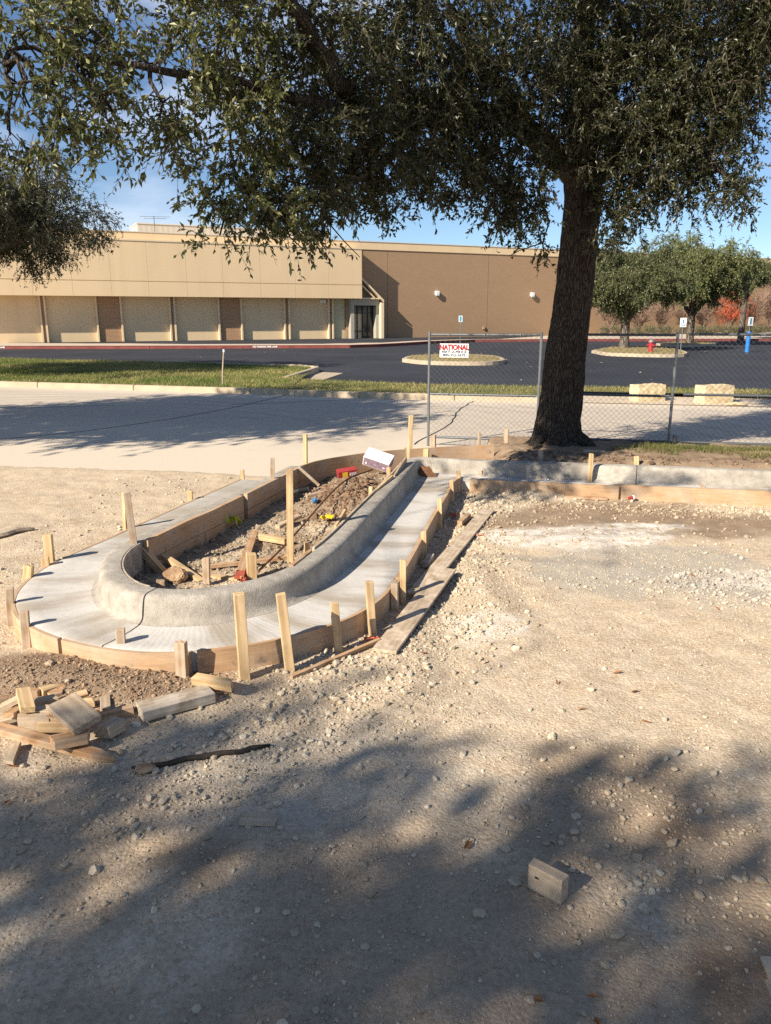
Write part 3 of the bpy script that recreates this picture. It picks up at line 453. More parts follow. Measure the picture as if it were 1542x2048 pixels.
for P in ([(-2.3, 18.1), (-3.2, 15.2), (-4.6, 12.6), (-6.3, 11.0)], [(-9.5, 15.3), (-7.0, 15.6), (-5.6, 16.0)], [(.4, 11.0), (1.1, 13.2), (1.4, 15.0), (1.9, 16.8)], [(-3.2, 16.1), (-1.2, 16.9), (-.3, 17.0)]):
    Q = catmull([p for p in P], 8); Q = Q+np.stack([.04*fbm(Q[:, 0]*5, Q[:, 1]*5, 1, 3, 3), Q[:, 0]*0], -1)
    for i in range(len(Q)-1):
        d_ = Q[i+1]-Q[i]; n_ = np.array([-d_[1], d_[0]])/np.linalg.norm(d_)*.012; a_, b_ = Q[i], Q[i+1]
        k = len(mb.v); mb.v += [(*(a_+n_), .004), (*(a_-n_), .004), (*(b_-n_), .004), (*(b_+n_), .004)]; mb.f.append((k, k+1, k+2, k+3))
mb.build('tar_joint', MAT['rubber'], road)

# far kerb of the street, cast in sections
kerb_root = tag(empty('street_kerb', (0, 17, 0)), kind='structure')
def kerb_run(P, parent, h=.13, wd=.16, gap=.012, mat='kerb_pale', off=None, name='kerb_section', face=0.02):
    for i in range(len(P)-1):
        a_, b_ = np.array(P[i]), np.array(P[i+1]); d_ = (b_-a_)/np.linalg.norm(b_-a_); n_ = np.array([-d_[1], d_[0]])*wd
        a2, b2 = a_+d_*gap/2, b_-d_*gap/2; fc = n_/wd*face
        m_ = MB().quadbox([(*a2, -.06), (*b2, -.06), (*(b2+n_), -.06), (*(a2+n_), -.06), (*(a2+fc), h), (*(b2+fc), h), (*(b2+n_), h), (*(a2+n_), h)])
        m_.v = [(p[0]-parent.location.x, p[1]-parent.location.y, p[2]-parent.location.z) for p in m_.v]
        m_.build(name, MAT[mat], parent, bevel=.015, seg=2)
kx = [-30, -22, -17, -14, -11.8, -8.9, -6.2, -3.19, -.6, 1.5, 3.6]
kerb_run([(x_, float(road_far(x_))) for x_ in kx], kerb_root)
mb = MB().quadbox([(-14-.0, 0, 0)]*8) if False else None

# grass verge beyond the street
VF = np.array([(-60, 46), (-30, 37.2), (-15.6, 31.8), (-8.75, 29.2), (-2.94, 27.0), (-2.25, 26.0)])
vx = np.linspace(-60, -2.3, 80)
def verge_far(x): return np.where(x < -2.7, np.interp(x, VF[:, 0], VF[:, 1]), 26.4)
v, f = strip(lambda x: road_far(x)+.16, verge_far, vx, 26, .11); v[:, 2] += .03*fbm(v[:, 0], v[:, 1], .6, 3, 41)
tm = np_mesh('verge', v, f, True); tm.materials.append(MAT['turf']); tag(link('verge', tm), kind='structure')
vx = np.linspace(-2.3, 14, 40)
v, f = strip(lambda x: np.where(x < 3.7, road_far(x)+.16, road_far(x)+1.6), lambda x: np.interp(x, [-2.3, 1.0, 5.9, 14], [21.5, 19.9, 18.8, 17.2]), vx, 8, .10)
tm = np_mesh('verge', v, f, True); tm.materials.append(MAT['turf']); tag(link('verge', tm), kind='structure')
# driveway apron
v, f = strip(lambda x: road_far(x)+.02, lambda x: road_far(x)+1.9, np.linspace(3.7, 14, 20), 6, .012)
am = np_mesh('apron', v, f); set_color(am, 'zones', np.tile([[.0, .25, 0]], (len(v), 1))); am.materials.append(MAT['caliche']); tag(link('apron', am), kind='structure')
# asphalt lot
AP = [(-80, 36), (-30, 33), (-10, 25), (-2.6, 21.0), (1.0, 19.0), (5.9, 17.9), (14, 16.2), (60, 8), (130, 0), (130, 110), (-80, 60)]
mb = MB(); mb.v = [(x_, y_, -.004) for x_, y_ in AP]; mb.f = [tuple(range(len(AP)))]
tag(mb.build('parking_lot', MAT['asphalt']), kind='structure')
# kerb at the verge's end
vk = tag(empty('verge_kerb', (-2.3, 24, 0)), kind='structure')
kerb_run([(-8.75, 29.2), (-2.94, 27.0), (-2.2, 26.1)][::-1], vk, .16, .18, name='kerb_section')
kerb_run([(-2.2, 26.1), (-2.15, 25.6), (-2.65, 21.6)][::-1], vk, .16, .18)
mb = MB().box(0, 0, 0, 0, 0, 0); mb = MB(); mb.v = [(.15, 1.6, .004), (.95, 1.1, .004), (.35, -2.6, .004), (-.25, -2.6, .004)]; mb.f = [(0, 1, 2, 3)]; mb.build('gutter_pan', MAT['kerb_pale'], vk)

# ------------------------------------------------------------------ grass blades
def blades(name, pts, ln, wd, cols, parent=None):
    n = len(pts); th = rng.uniform(0, 2*math.pi, n); l_ = ln*rng.uniform(.5, 1.3, n); lean = rng.normal(0, .5, (n, 2))
    p = np.asarray(pts); dx = np.stack([np.cos(th), np.sin(th), 0*th], -1)*(wd*rng.uniform(.6, 1.3, n))[:, None]
    tip = p+np.stack([lean[:, 0]*l_, lean[:, 1]*l_, l_], -1)
    v = np.stack([p-dx, p+dx, tip], 1).reshape(-1, 3); f = np.arange(n*3).reshape(-1, 3)
    me = np_mesh(name, v, f); set_color(me, 'tint', np.repeat(cols, 3, 0)); me.materials.append(MAT['grass_blade'])
    return tag(link(name, me, parent), kind='stuff')
def grass_cols(p, seed, dry=.0):
    t = np.clip(.5+.9*fbm(p[:, 0], p[:, 1], .9, 4, seed)+rng.normal(0, .18, len(p))+dry, 0, 1)[:, None]
    return (np.array([[.10, .165, .030]])*(1-t)+np.array([[.40, .34, .14]])*t)*rng.uniform(.7, 1.2, (len(p), 1))
n = 60000; gx = rng.uniform(-16, -2.5, n); gt = rng.random(n); gy = (road_far(gx)+.2)*(1-gt)+verge_far(gx)*gt
p = np.stack([gx, gy, .105+.03*fbm(gx, gy, .6, 3, 41)], -1)
tag(blades('verge_grass', p, .075, .007, grass_cols(p, 51, .02)), 'short patchy grass on the verge beyond the street', 'grass')
n = 8000; gx = rng.uniform(-2.5, 9, n); gt = rng.random(n); n0 = np.where(gx < 3.7, road_far(gx)+.2, road_far(gx)+1.7); gy = n0*(1-gt)+np.interp(gx, [-2.3, 1.0, 5.9, 14], [21.5, 19.9, 18.8, 17.2])*gt
p = np.stack([gx, gy, np.full(n, .1)], -1)
tag(blades('strip_grass', p, .065, .006, grass_cols(p, 52, .42)), 'narrow strip of short grass between street kerb and asphalt', 'grass')
n = 26000; gx = rng.uniform(1.5, 7.5, n); gy = rb_line(gx)+rng.uniform(.25, 2.4, n); ok = (gy < road_near(gx)-.05) & (fbm(gx, gy, 2.2, 4, 53)+.9*sst(gx, 2.0, 4.0)-1.1+.35*sst(gy-rb_line(gx), .3, 1.2) > 0)
p = np.stack([gx, gy, height(gx, gy)-.005], -1)[ok]
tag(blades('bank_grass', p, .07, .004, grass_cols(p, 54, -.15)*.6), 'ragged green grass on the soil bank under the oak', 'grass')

# ------------------------------------------------------------------ gravel
ico = bmesh.new(); bmesh.ops.create_icosphere(ico, subdivisions=1, radius=1); IV = np.array([v_.co[:] for v_ in ico.verts]); IF = np.array([[v_.index for v_ in f_.verts] for f_ in ico.faces]); ico.free()
ico = bmesh.new(); bmesh.ops.create_icosphere(ico, subdivisions=2, radius=1); IV2 = np.array([v_.co[:] for v_ in ico.verts]); IF2 = np.array([[v_.index for v_ in f_.verts] for f_ in ico.faces]); ico.free()
def stones(name, pts, size, cols, parent=None):
    n = len(pts); nv = len(IV)
    q = rng.normal(size=(n, 4)); q /= np.linalg.norm(q, axis=1)[:, None]; w_, x_, y_, z_ = q.T
    Rm = np.stack([np.stack([1-2*(y_*y_+z_*z_), 2*(x_*y_-z_*w_), 2*(x_*z_+y_*w_)], -1), np.stack([2*(x_*y_+z_*w_), 1-2*(x_*x_+z_*z_), 2*(y_*z_-x_*w_)], -1), np.stack([2*(x_*z_-y_*w_), 2*(y_*z_+x_*w_), 1-2*(x_*x_+y_*y_)], -1)], 1)
    sc = rng.uniform(.55, 1.15, (n, 1, 3)); V = IV[None]*sc*rng.uniform(.72, 1.2, (n, nv, 1)); V = np.einsum('nij,nvj->nvi', Rm, V)
    V[:, :, 2] *= .75; V = V*size[:, None, None]+np.asarray(pts)[:, None, :]
    f = (IF[None]+(np.arange(n)*nv)[:, None, None]).reshape(-1, 3)
    me = np_mesh(name, V.reshape(-1, 3), f); set_color(me, 'tint', np.repeat(cols, nv, 0)); me.materials.append(MAT['gravel'])
    return tag(link(name, me, parent), kind='stuff')
def scatter(n, x0, x1, y0, y1, dens):
    x = rng.uniform(x0, x1, n); y = rng.uniform(y0, y1, n); k = rng.random(n) < dens(x, y); return x[k], y[k]
KB = np.vstack([BK, OU[::-1]])[::4]
def kerbfree(x, y): return ~inside(x, y, KB)
def gdens(x, y):
    band = 1.3*np.exp(-((x-(-.62+.62*(y-2.9)))**2)/.16)*(1-sst(y, 4.0, 4.5))*sst(y, 2.3, 2.7)
    arm = np.exp(-((x-.48-.13*(y-4.5))**2)/.08)*(y > 4.2)*(y < 7.6)
    rt = np.exp(-((y-(7.35-.2*(x-2)))**2)/.06)*(x > .7)
    isl = inside(x, y, ISLAND)*.9
    nse = .5+1.1*fbm(x, y, 1.3, 4, 61)
    return np.clip((.10+.22*(1-sst(y, 2.6, 3.6)))*nse+.9*band+.75*arm+.55*rt+isl+.35*blob(x, y, 2.5, 5.0, .9, .4, 62)+.4*blob(x, y, 1.0, 2.4, .5, .5, 63), .02, 1)*(y < road_near(x)-.1)*kerbfree(x, y)*np.where((x > 1.2) & (y > rb_line(x)), .12, 1)
gx, gy = scatter(130000, -3.0, 4.6, 1.2, 9.0, gdens)
n = len(gx); sz = .0052*np.exp(rng.normal(0, .6, n))*np.where(inside(gx, gy, ISLAND), .85, 1.0)*(1+.10*np.clip(gy-2.5, 0, 5)); sz = np.clip(sz, .003, .024)
zc = zones(gx, gy); t = rng.random((n, 1))
cl = np.array([[.66, .57, .43]])*(1-t)+np.array([[.46, .37, .26]])*t
cl = cl*(1-.55*zc[:, :1])+np.array([[.24, .15, .09]])*.55*zc[:, :1]; cl = cl*(1-.6*zc[:, 2:3])+np.array([[.42, .40, .36]])*.6*zc[:, 2:3]; cl *= rng.uniform(.7, 1.12, (n, 1)); cl *= np.where(inside(gx, gy, ISLAND), .72, 1)[:, None]
tag(stones('gravel', np.stack([gx, gy, height(gx, gy)+sz*.25], -1), sz, cl), 'pale limestone gravel strewn over the bare ground', 'gravel')
# fine grit, near field
OV = np.array([(1, 0, 0), (-1, 0, 0), (0, 1, 0), (0, -1, 0), (0, 0, 1), (0, 0, -1.)]); OF = np.array([(0, 2, 4), (2, 1, 4), (1, 3, 4), (3, 0, 4), (2, 0, 5), (1, 2, 5), (3, 1, 5), (0, 3, 5)])
_sv = (IV, IF); IV, IF = OV, OF
gx = rng.uniform(-2.6, 3.0, 230000); gy = 1.25+4.6*rng.random(230000)**1.15; k = (np.abs(gx) < .55*gy+.25) & kerbfree(gx, gy) & (rng.random(len(gx)) < np.clip(.5+.9*fbm(gx, gy, 2.4, 4, 68), .12, 1)); gx, gy = gx[k], gy[k]; n = len(gx)
sz = np.clip(.0022*np.exp(rng.normal(0, .5, n))*(1+.12*np.clip(gy-2, 0, 4)), .0011, .008); zc = zones(gx, gy); t = rng.random((n, 1))
cl = (np.array([[.66, .57, .43]])*(1-t)+np.array([[.36, .28, .19]])*t); cl = cl*(1-.5*zc[:, :1])+np.array([[.20, .125, .075]])*.5*zc[:, :1]
tag(stones('grit', np.stack([gx, gy, height(gx, gy)+sz*.2], -1), sz, cl*rng.uniform(.7, 1.15, (n, 1))), 'fine pale grit covering the near ground', 'gravel')
IV, IF = _sv
# grey crumbs of spilled concrete
gx, gy = scatter(5200, 1.3, 3.4, 4.4, 6.0, lambda x, y: blob(x, y, 2.45, 5.0, .75, .32, 66, .8)); n = len(gx); sz = np.clip(.007*np.exp(rng.normal(0, .55, n)), .003, .03)
tag(stones('concrete_crumbs', np.stack([gx, gy, height(gx, gy)+sz*.3], -1), sz, np.array([[.42, .385, .335]])*rng.uniform(.7, 1.2, (n, 1))), 'grey crumbs of spilled concrete right of the gutter', 'rubble')
gx, gy = scatter(3600, -2.4, -.75, 3.2, 3.75, lambda x, y: blob(x, y, -1.65, 3.5, .85, .3, 67, .6)*kerbfree(x, y)*~inside(x, y, ISLAND)); n = len(gx); sz = np.clip(.0045*np.exp(rng.normal(0, .55, n)), .002, .016)
tag(stones('soil_crumbs', np.stack([gx, gy, height(gx, gy)+sz*.3], -1), sz, np.array([[.22, .145, .09]])*rng.uniform(.6, 1.9, (n, 1))), 'brown clods of dug soil before the curb nose', 'soil')
gx, gy = scatter(9000, -1.0, .2, 6.2, 8.2, lambda x, y: np.exp(-(((x+.30)/.32)**2+((y-7.15)/.7)**2))*inside(x, y, ISLAND)); n = len(gx); sz = np.clip(.009*np.exp(rng.normal(0, .6, n)), .004, .04)
tag(stones('mound_clods', np.stack([gx, gy, height(gx, gy)+sz*.3], -1), sz, np.array([[.17, .10, .062]])*rng.uniform(.6, 1.5, (n, 1))), 'dark brown clods heaped in the middle of the island', 'soil')
gx, gy = scatter(5000, 1.0, 5.2, 7.2, 9.6, lambda x, y: ((y > rb_line(x)+.02) & (y < rb_line(x)+.8))*np.where(x < 3.2, 1, .5)); n = len(gx); sz = np.clip(.009*np.exp(rng.normal(0, .6, n)), .004, .035)
tag(stones('bank_clods', np.stack([gx, gy, height(gx, gy)+sz*.3], -1), sz, np.array([[.13, .08, .052]])*rng.uniform(.6, 1.5, (n, 1))), 'reddish clods on the cut soil bank below the oak', 'soil')

# single loose stones that can be told apart
def rock_mesh(name, r, seed, flat=.7, sub=IV2, fac=IF2):
    rg = np.random.default_rng(seed); dirs = rg.normal(size=(9, 3)); dirs /= np.linalg.norm(dirs, axis=1)[:, None]; cut = rg.uniform(.55, .85, 9); v = sub.copy()
    for d_, c_ in zip(dirs, cut):
        k = v@d_; v = np.where((k > c_)[:, None], v-(k-c_)[:, None]*d_, v)
    v = v*rg.uniform(.93, 1.05, (len(v), 1))*np.array([1.15, .9, flat])*r
    return np_mesh(name, v, fac)
RM = [rock_mesh('stone', 1.0, 100+i, rng.uniform(.6, .85)) for i in range(6)]
for me in RM: me.materials.append(MAT['pebble'])
for i, p in enumerate(D['rocks']):
    o = link('loose_stone', RM[i % 6]); s_ = random.uniform(.009, .02)*(1.3 if i < 9 else 1); o.scale = (s_, s_, s_); z_ = float(height(np.array([p[0]]), np.array([p[1]]))[0])
    o.location = (p[0], p[1], z_+s_*.35); o.rotation_euler = (random.uniform(-.4, .4), random.uniform(-.4, .4), random.uniform(0, 6.3))
    tag(o, 'pale limestone pebble lying loose on the bare ground', 'stone', 'loose pebbles on the open ground')
# ------------------------------------------------------------------ fresh concrete kerb and gutter
def sweep_profile(i0, i1, prof, name, mat, parent, org):
    """prof(W) -> list of (distance from back edge, z); stations i0..i1 of the kerb run"""
    V = []; UV = []; I = range(i0, i1+1); k = None
    for i in I:
        b_, o_ = BK[i], OU[i]; W = np.linalg.norm(o_-b_); d_ = (o_-b_)/W; pr = prof(W); k = len(pr)
        wob = 0.0
        for t, z in pr:
            q = b_+d_*(t+(wob if .02 < t < W-.02 else 0)); V.append((q[0]-org[0], q[1]-org[1], z)); UV.append((arc[i], t))
    V = np.array(V); n = len(list(I)); ix = np.arange(n*k).reshape(n, k); nxt = np.roll(ix, -1, axis=1)
    F = np.stack([ix[:-1], nxt[:-1], nxt[1:], ix[1:]], -1).reshape(-1, 4)
    me = np_mesh(name, V, F, True)
    bm = bmesh.new(); bm.from_mesh(me); bm.verts.ensure_lookup_table()
    for row in (ix[0], ix[-1][::-1]):
        try: bm.faces.new([bm.verts[j] for j in row])
        except ValueError: pass
    bmesh.ops.recalc_face_normals(bm, faces=bm.faces); bm.to_mesh(me); bm.free()
    uvl = me.uv_layers.new(name='run'); li = np.zeros(len(me.loops), np.int32); me.loops.foreach_get('vertex_index', li)
    uvl.data.foreach_set('uv', np.array(UV, np.float32)[li].ravel())
    try: me.set_sharp_from_angle(angle=math.radians(40))
    except Exception: pass
    return link(name, me, parent, MAT[mat])
def kerb_prof(W):
    t = min(.16, W*.5)
    return [(.0, -.06), (.0, .284), (.006, .291), (.03, .292), (.088, .292), (.110, .288), (.124, .278), (.132, .262), (.142, .22), (.150, .175), (.158, .156), (.172, .144), (.190, .138), (.191, -.06)]
def gutter_prof(W):
    a_ = .1905; g = W-a_
    return [(a_, -.06), (a_, .1362), (a_+g*.25, .131), (a_+g*.5, .132), (a_+g*.75, .136), (W-.012, .141), (W, .136), (W, -.06)]
N = len(BK)
def at_x(cond): return int(np.argmax(cond))
c1 = at_x(BK[:, 0] < 2.66)                       # crack in the straight run
c2 = int(np.argmin(np.hypot(BK[:, 0]+1.30, BK[:, 1]-4.18)))      # joint in the nose
kerb = tag(empty('kerb_and_gutter', (-.9, 4.6, 0)), 'freshly poured grey concrete kerb and broomed gutter bending round an island', 'kerb')
ORG = (-.9, 4.6)
def shift_gap(i, e):  # leave an open joint between castings
    return i
cuts = [0, c1, at_x(OU[:, 0] < .80), c2, N-1]
for a_, b_ in zip(cuts[:-1], cuts[1:]):
    # pull the ends apart by about a centimetre
    sv = [BK[a_].copy(), OU[a_].copy(), BK[b_].copy(), OU[b_].copy()]
    for i, j in ((a_, a_+1), (b_, b_-1)):
        g_ = {cuts[1]: .004, cuts[2]: .003}.get(i, .005)
        for Q in (BK, OU): Q[i] += (Q[j]-Q[i])/np.linalg.norm(Q[j]-Q[i])*g_
    sweep_profile(a_, b_, kerb_prof, 'kerb_section', 'fresh_kerb', kerb, ORG); sweep_profile(a_, b_, gutter_prof, 'gutter_section', 'fresh_gutter', kerb, ORG)
    BK[a_], OU[a_], BK[b_], OU[b_] = sv
# a dark filled joint where the castings meet
for c_ in (c1, c2):
    b_, o_ = BK[c_], OU[c_]; d_ = (o_-b_)/np.linalg.norm(o_-b_); n_ = np.array([-d_[1], d_[0]])*(.0045 if c_ == c2 else .0025); W = np.linalg.norm(o_-b_)
    pr = [(t+.003, z-.006) for t, z in kerb_prof(W)[1:-1]]+[(t, z-.006) for t, z in gutter_prof(W)[2:6]]
    mb = MB(); k = len(pr)
    for sgn in (-1, 1):
        for t, z in pr: q = b_+d_*t+n_*sgn; mb.v.append((q[0]-ORG[0], q[1]-ORG[1], z))
    mb.f = [(i, i+1, k+i+1, k+i) for i in range(k-1)]; mb.build('joint_filler', MAT['rubber'], kerb)

# ------------------------------------------------------------------ form boards
def board(path, th, z0, z1, name, label, mat='ply', side=1, cat='form board'):
    P = np.asarray(path); d_ = np.gradient(P, axis=0); d_ /= np.linalg.norm(d_, axis=1)[:, None]; n_ = np.stack([-d_[:, 1], d_[:, 0]], -1)*th*side
    org = P[len(P)//2]; s_ = np.concatenate([[0], np.cumsum(np.linalg.norm(np.diff(P, axis=0), axis=1))])
    z0 = np.broadcast_to(z0, len(P)); z1 = np.broadcast_to(z1, len(P))
    ring = np.stack([np.column_stack([P-org, z0]), np.column_stack([P-org, z1]), np.column_stack([P-org+n_, z1]), np.column_stack([P-org+n_, z0])], 1)
    V = ring.reshape(-1, 3); n = len(P); ix = np.arange(n*4).reshape(n, 4); nx_ = np.roll(ix, -1, 1)
    F = np.stack([ix[:-1], nx_[:-1], nx_[1:], ix[1:]], -1).reshape(-1, 4); F = np.vstack([F, ix[0][None, ::-1], ix[-1][None]])
    me = np_mesh(name, V, F); uvl = me.uv_layers.new(name='run'); li = np.zeros(len(me.loops), np.int32); me.loops.foreach_get('vertex_index', li)
    off = random.uniform(0, 30); uv = np.stack([np.repeat(s_, 4)+off, V[:, 2]+np.tile([0, 0, .02, .02], n)], -1); uvl.data.foreach_set('uv', uv[li].astype(np.float32).ravel())
    o = link(name, me, None, MAT[mat]); o.location = (org[0], org[1], 0)
    return tag(o, label, cat, 'form boards round the fresh concrete')
def outward(i0, i1, off):
    b_, o_ = BK[i0:i1+1], OU[i0:i1+1]; d_ = (o_-b_)/np.linalg.norm(o_-b_, axis=1)[:, None]; return o_+d_*off
def inward(i0, i1, off):
    b_, o_ = BK[i0:i1+1], OU[i0:i1+1]; d_ = (o_-b_)/np.linalg.norm(o_-b_, axis=1)[:, None]; return b_-d_*off
ic = at_x(OU[:, 0] < .80)                        # inner corner
iarm = int(np.argmin(np.hypot(OU[:, 0]-.06, OU[:, 1]-4.79))); iA = int(np.argmin(np.hypot(OU[:, 0]+.95, OU[:, 1]-3.66))); iB = int(np.argmin(np.hypot(OU[:, 0]+1.69, OU[:, 1]-3.82))); iC = int(np.argmin(np.hypot(OU[:, 0]+2.27, OU[:, 1]-5.20)))
board(outward(0, c1+4, .003), .036, -.02, .142, 'form_board', 'right end form board of the straight gutter beyond the crack')
board(outward(c1+3, ic-8, .0392), .036, -.02, .140, 'form_board', 'straight form board in front of the gutter near the oak')
board(outward(ic+6, iarm, .003), .030, -.04, .146, 'form_board', 'long form board along the right arm of the gutter')
board(outward(iarm+1, iA, .003), .022, -.02, .140, 'form_board', 'bent plywood form round the front right of the nose')
board(outward(iA+1, iB, .003), .022, -.02, .138, 'form_board', 'bent plywood form at the front left of the nose behind brown soil')
board(outward(iB+1, iC, .003), .022, -.02, .138, 'form_board', 'bent plywood form round the left of the nose')
board(outward(iC+1, N-1, .003), .022, -.02, .139, 'form_board', 'thin form board on the outer left gutter edge')
iD = int(np.argmin(np.hypot(BK[:, 0]+1.66, BK[:, 1]-5.12)))
for z0, z1, l in ((.155, .298, 'upper'), (-.02, .151, 'lower')):
    board(inward(iD, N-22, .003), .036, z0, z1, 'form_board', f'{l} of two stacked form boards inside the left arm, near length', 'ply', -1)
    board(inward(N-21, N-1, .003), .036, z0, z1-.002, 'form_board', f'{l} of two stacked form boards inside the left arm, far length', 'ply', -1)
board(FF[:52], .018, .03, .30, 'form_board', 'tall bent orange plywood form closing the far end of the island')
board(FF[53:], .018, .08, .298, 'form_board', 'orange plywood form end beside the soil bank')
board(inward(ic+16, int(np.argmin(np.hypot(BK[:, 0]+.47, BK[:, 1]-4.93))), .002), .016, .12, .305, 'form_board', 'thin pale form strip behind the curb of the right arm', 'wood_dusty', -1)
board(inward(int(np.argmin(np.hypot(BK[:, 0]+1.68, BK[:, 1]-4.8)))-42, iD-2, .002), .008, .10, .292, 'form_board', 'thin black bent strip behind the curb nose', 'wood_cement', -1)

# ------------------------------------------------------------------ stakes and loose timber
WK = dict(f='wood_fresh', w='wood_weathered', d='wood_grey', o='wood_orange', g='wood_dusty', c='wood_cement', p='wood_orange')
def stick_obj(name, a_, b_, w_, h_, mat, roll=0.0, shape=0, bevel=.0015, ztop=True, jitter=.0):
    a_, b_ = Vector(a_), Vector(b_); L_ = (b_-a_).length; x = (b_-a_).normalized(); up = Vector((0, 0, 1)) if abs(x.z) < .9 else Vector((0, 1, 0))
    y = up.cross(x).normalized(); z = x.cross(y)
    if roll: R_ = Matrix.Rotation(roll, 3, x); y = R_@y; z = R_@z
    mb = MB(); hw, hh = w_/2, h_/2; j = lambda s=.5: random.uniform(-jitter, jitter)*s
    if shape == 1: 
        mb.v = [(0, -hw, -hh), (L_*.86, -hw, -hh), (L_, 0, -hh), (L_*.86, hw, -hh), (0, hw, -hh), (0, -hw, hh), (L_*.86, -hw, hh), (L_, 0, hh), (L_*.86, hw, hh), (0, hw, hh)]
        mb.f = [(4, 3, 2, 1, 0), (5, 6, 7, 8, 9)]+[(i, (i+1) % 5, 5+(i+1) % 5, 5+i) for i in range(5)]
    else:
        e0, e1, e2, e3 = (random.uniform(-jitter, jitter) for _ in range(4))
        mb.quadbox([(e0, -hw, -hh), (L_+e1, -hw, -hh), (L_+e2, hw, -hh), (e3, hw, -hh), (e0, -hw, hh), (L_+e1, -hw, hh), (L_+e2, hw, hh), (e3, hw, hh)])
    o = mb.build(name, MAT[mat], None, bevel=bevel, seg=1)
    c_ = a_-(z*hh if ztop else Vector((0, 0, 0)))
    o.matrix_world = Matrix(((x.x, y.x, z.x, c_.x), (x.y, y.y, z.y, c_.y), (x.z, y.z, z.z, c_.z), (0, 0, 0, 1)))
    return o
for i, (b_, t_, w_, k, l) in enumerate(D['stakes']):
    b_, t_ = Vector(b_), Vector(t_); ax = (t_-b_).normalized(); deep = b_-ax*(.10+b_.z*.6); w2 = w_*random.uniform(.62, .95); t_ = t_+Vector((0, random.uniform(-.02, .02), 0))
    o = stick_obj('wooden_stake', deep, t_, w_, w2, WK[k], roll=random.uniform(-.35, .35), bevel=.002, ztop=False, jitter=.006)
    tag(o, l, 'stake', 'wooden stakes holding the forms')
for a_, b_, w_, h_, k, nme, l, sh in D['wood']:
    roll = random.uniform(-.2, .2) if nme == 'timber_offcut' else 0
    if nme == 'timber_offcut': h_ *= .78
    o = stick_obj(nme, a_, b_, w_, h_, WK[k], roll=roll, shape=sh, jitter=.018 if nme == 'timber_offcut' else .004)
    cat = {'timber_offcut': 'offcut', 'pointed_stake': 'stake', 'timber_beam': 'beam', 'timber_block': 'block', 'loose_plank': 'plank', 'lath_strip': 'lath', 'brace_board': 'board', 'splintered_board': 'board', 'wood_chip': 'wood chip', 'concrete_lump': 'scrap'}[nme]
    tag(o, l, cat, {'offcut': 'timber offcuts', 'board': 'boards lying in the island', 'plank': 'planks beside the gutter'}.get(cat))
    if k == 'p':          # sprayed tip
        L_ = (Vector(b_)-Vector(a_)).length; MB().box(L_*.9, L_+.002, -w_/2-.0015, w_/2+.0015, -h_/2-.0015, h_/2+.0015).build('painted_tip', MAT['orange_tape'], o)
Mi = D['misc']
# knot on the single block
blk = [o for o in bpy.data.objects if o.name.startswith('timber_block')][0]
k_ = MB(); pts = []
k_.lathe([(.0055, -.001), (.005, .001), (.0025, .0015)], n=8); kn = k_.build('knot', MAT['stick'], blk); kn.location = (.035, -.0212, .01); kn.rotation_euler = (math.radians(90), 0, 0); kn.scale = (1.7, .8, 1)

# ------------------------------------------------------------------ rubbish and small finds
def soft(name, loc, sx, sy, sz, mat, seed, label, cat, rz=0, amp=.5, sub=True):
    rg = np.random.default_rng(seed); v = IV2.copy(); f = 1+amp*np.array([math.sin(7*p[0]+seed)+math.sin(9*p[1]+seed*2)+math.sin(8*p[2]) for p in v])/3; v = v*f[:, None]*np.array([sx, sy, sz])
    v += rg.normal(0, .06*min(sx, sy), v.shape); o = link(name, np_mesh(name, v, IF2), None, MAT[mat]); o.location = loc; o.rotation_euler = (0, 0, rz); return tag(o, label, cat)
ico = bmesh.new(); bmesh.ops.create_icosphere(ico, subdivisions=4, radius=1); IV4 = np.array([v_.co[:] for v_ in ico.verts]); IF4 = np.array([[v_.index for v_ in f_.verts] for f_ in ico.faces]); ico.free()
IV4 = IV4*(1+.10*fbm(IV4[:, 0]*2+IV4[:, 2], IV4[:, 1]*2-IV4[:, 2], 1.2, 4, 8)+.06*fbm(IV4[:, 0]*5, IV4[:, 1]*5+IV4[:, 2]*4, 1, 4, 9))[:, None]
me = rock_mesh('rock', .078, 5, .8, IV4, IF4); me.materials.append(MAT['big_rock']); o = link('rock', me); r_ = Mi['rock']; o.location = (r_[0], r_[1]-.03, .12); o.rotation_euler = (.1, .2, .4); tag(o, 'big tan rock lying in the island behind the curb nose', 'rock')
def crumpled(name, loc, size, mat, seed, label, cat, n=7):
    rg = np.random.default_rng(seed); g = np.linspace(-1, 1, n); a_, b_ = np.meshgrid(g, g); z = .45*fbm(a_+seed, b_, 1.1, 2, seed)+.45+.15*rg.normal(size=a_.shape)
    v = np.stack([(a_+.15*rg.normal(size=a_.shape))*size[0], (b_+.15*rg.normal(size=a_.shape))*size[1], z*size[2]], -1).reshape(-1, 3); i = np.arange(n*n).reshape(n, n)
    f = np.stack([i[:-1, :-1], i[:-1, 1:], i[1:, 1:], i[1:, :-1]], -1).reshape(-1, 4); me = np_mesh(name, v, f); o = link(name, me, None, MAT[mat]); o.location = loc
    so_ = o.modifiers.new('thick', 'SOLIDIFY'); so_.thickness = .003; return tag(o, label, cat)
r_ = Mi['rag']; crumpled('rag', (r_[0]-.01, r_[1], .085), (.08, .06, .17), 'yellow_rag', 3, 'crumpled yellow green rag against the left inner form', 'rag')
r_ = Mi['tape_island']; crumpled('tape', (r_[0], r_[1], .09), (.015, .025, .04), 'orange_tape', 4, 'scrap of orange tape in the island by the square stake', 'tape', 6)
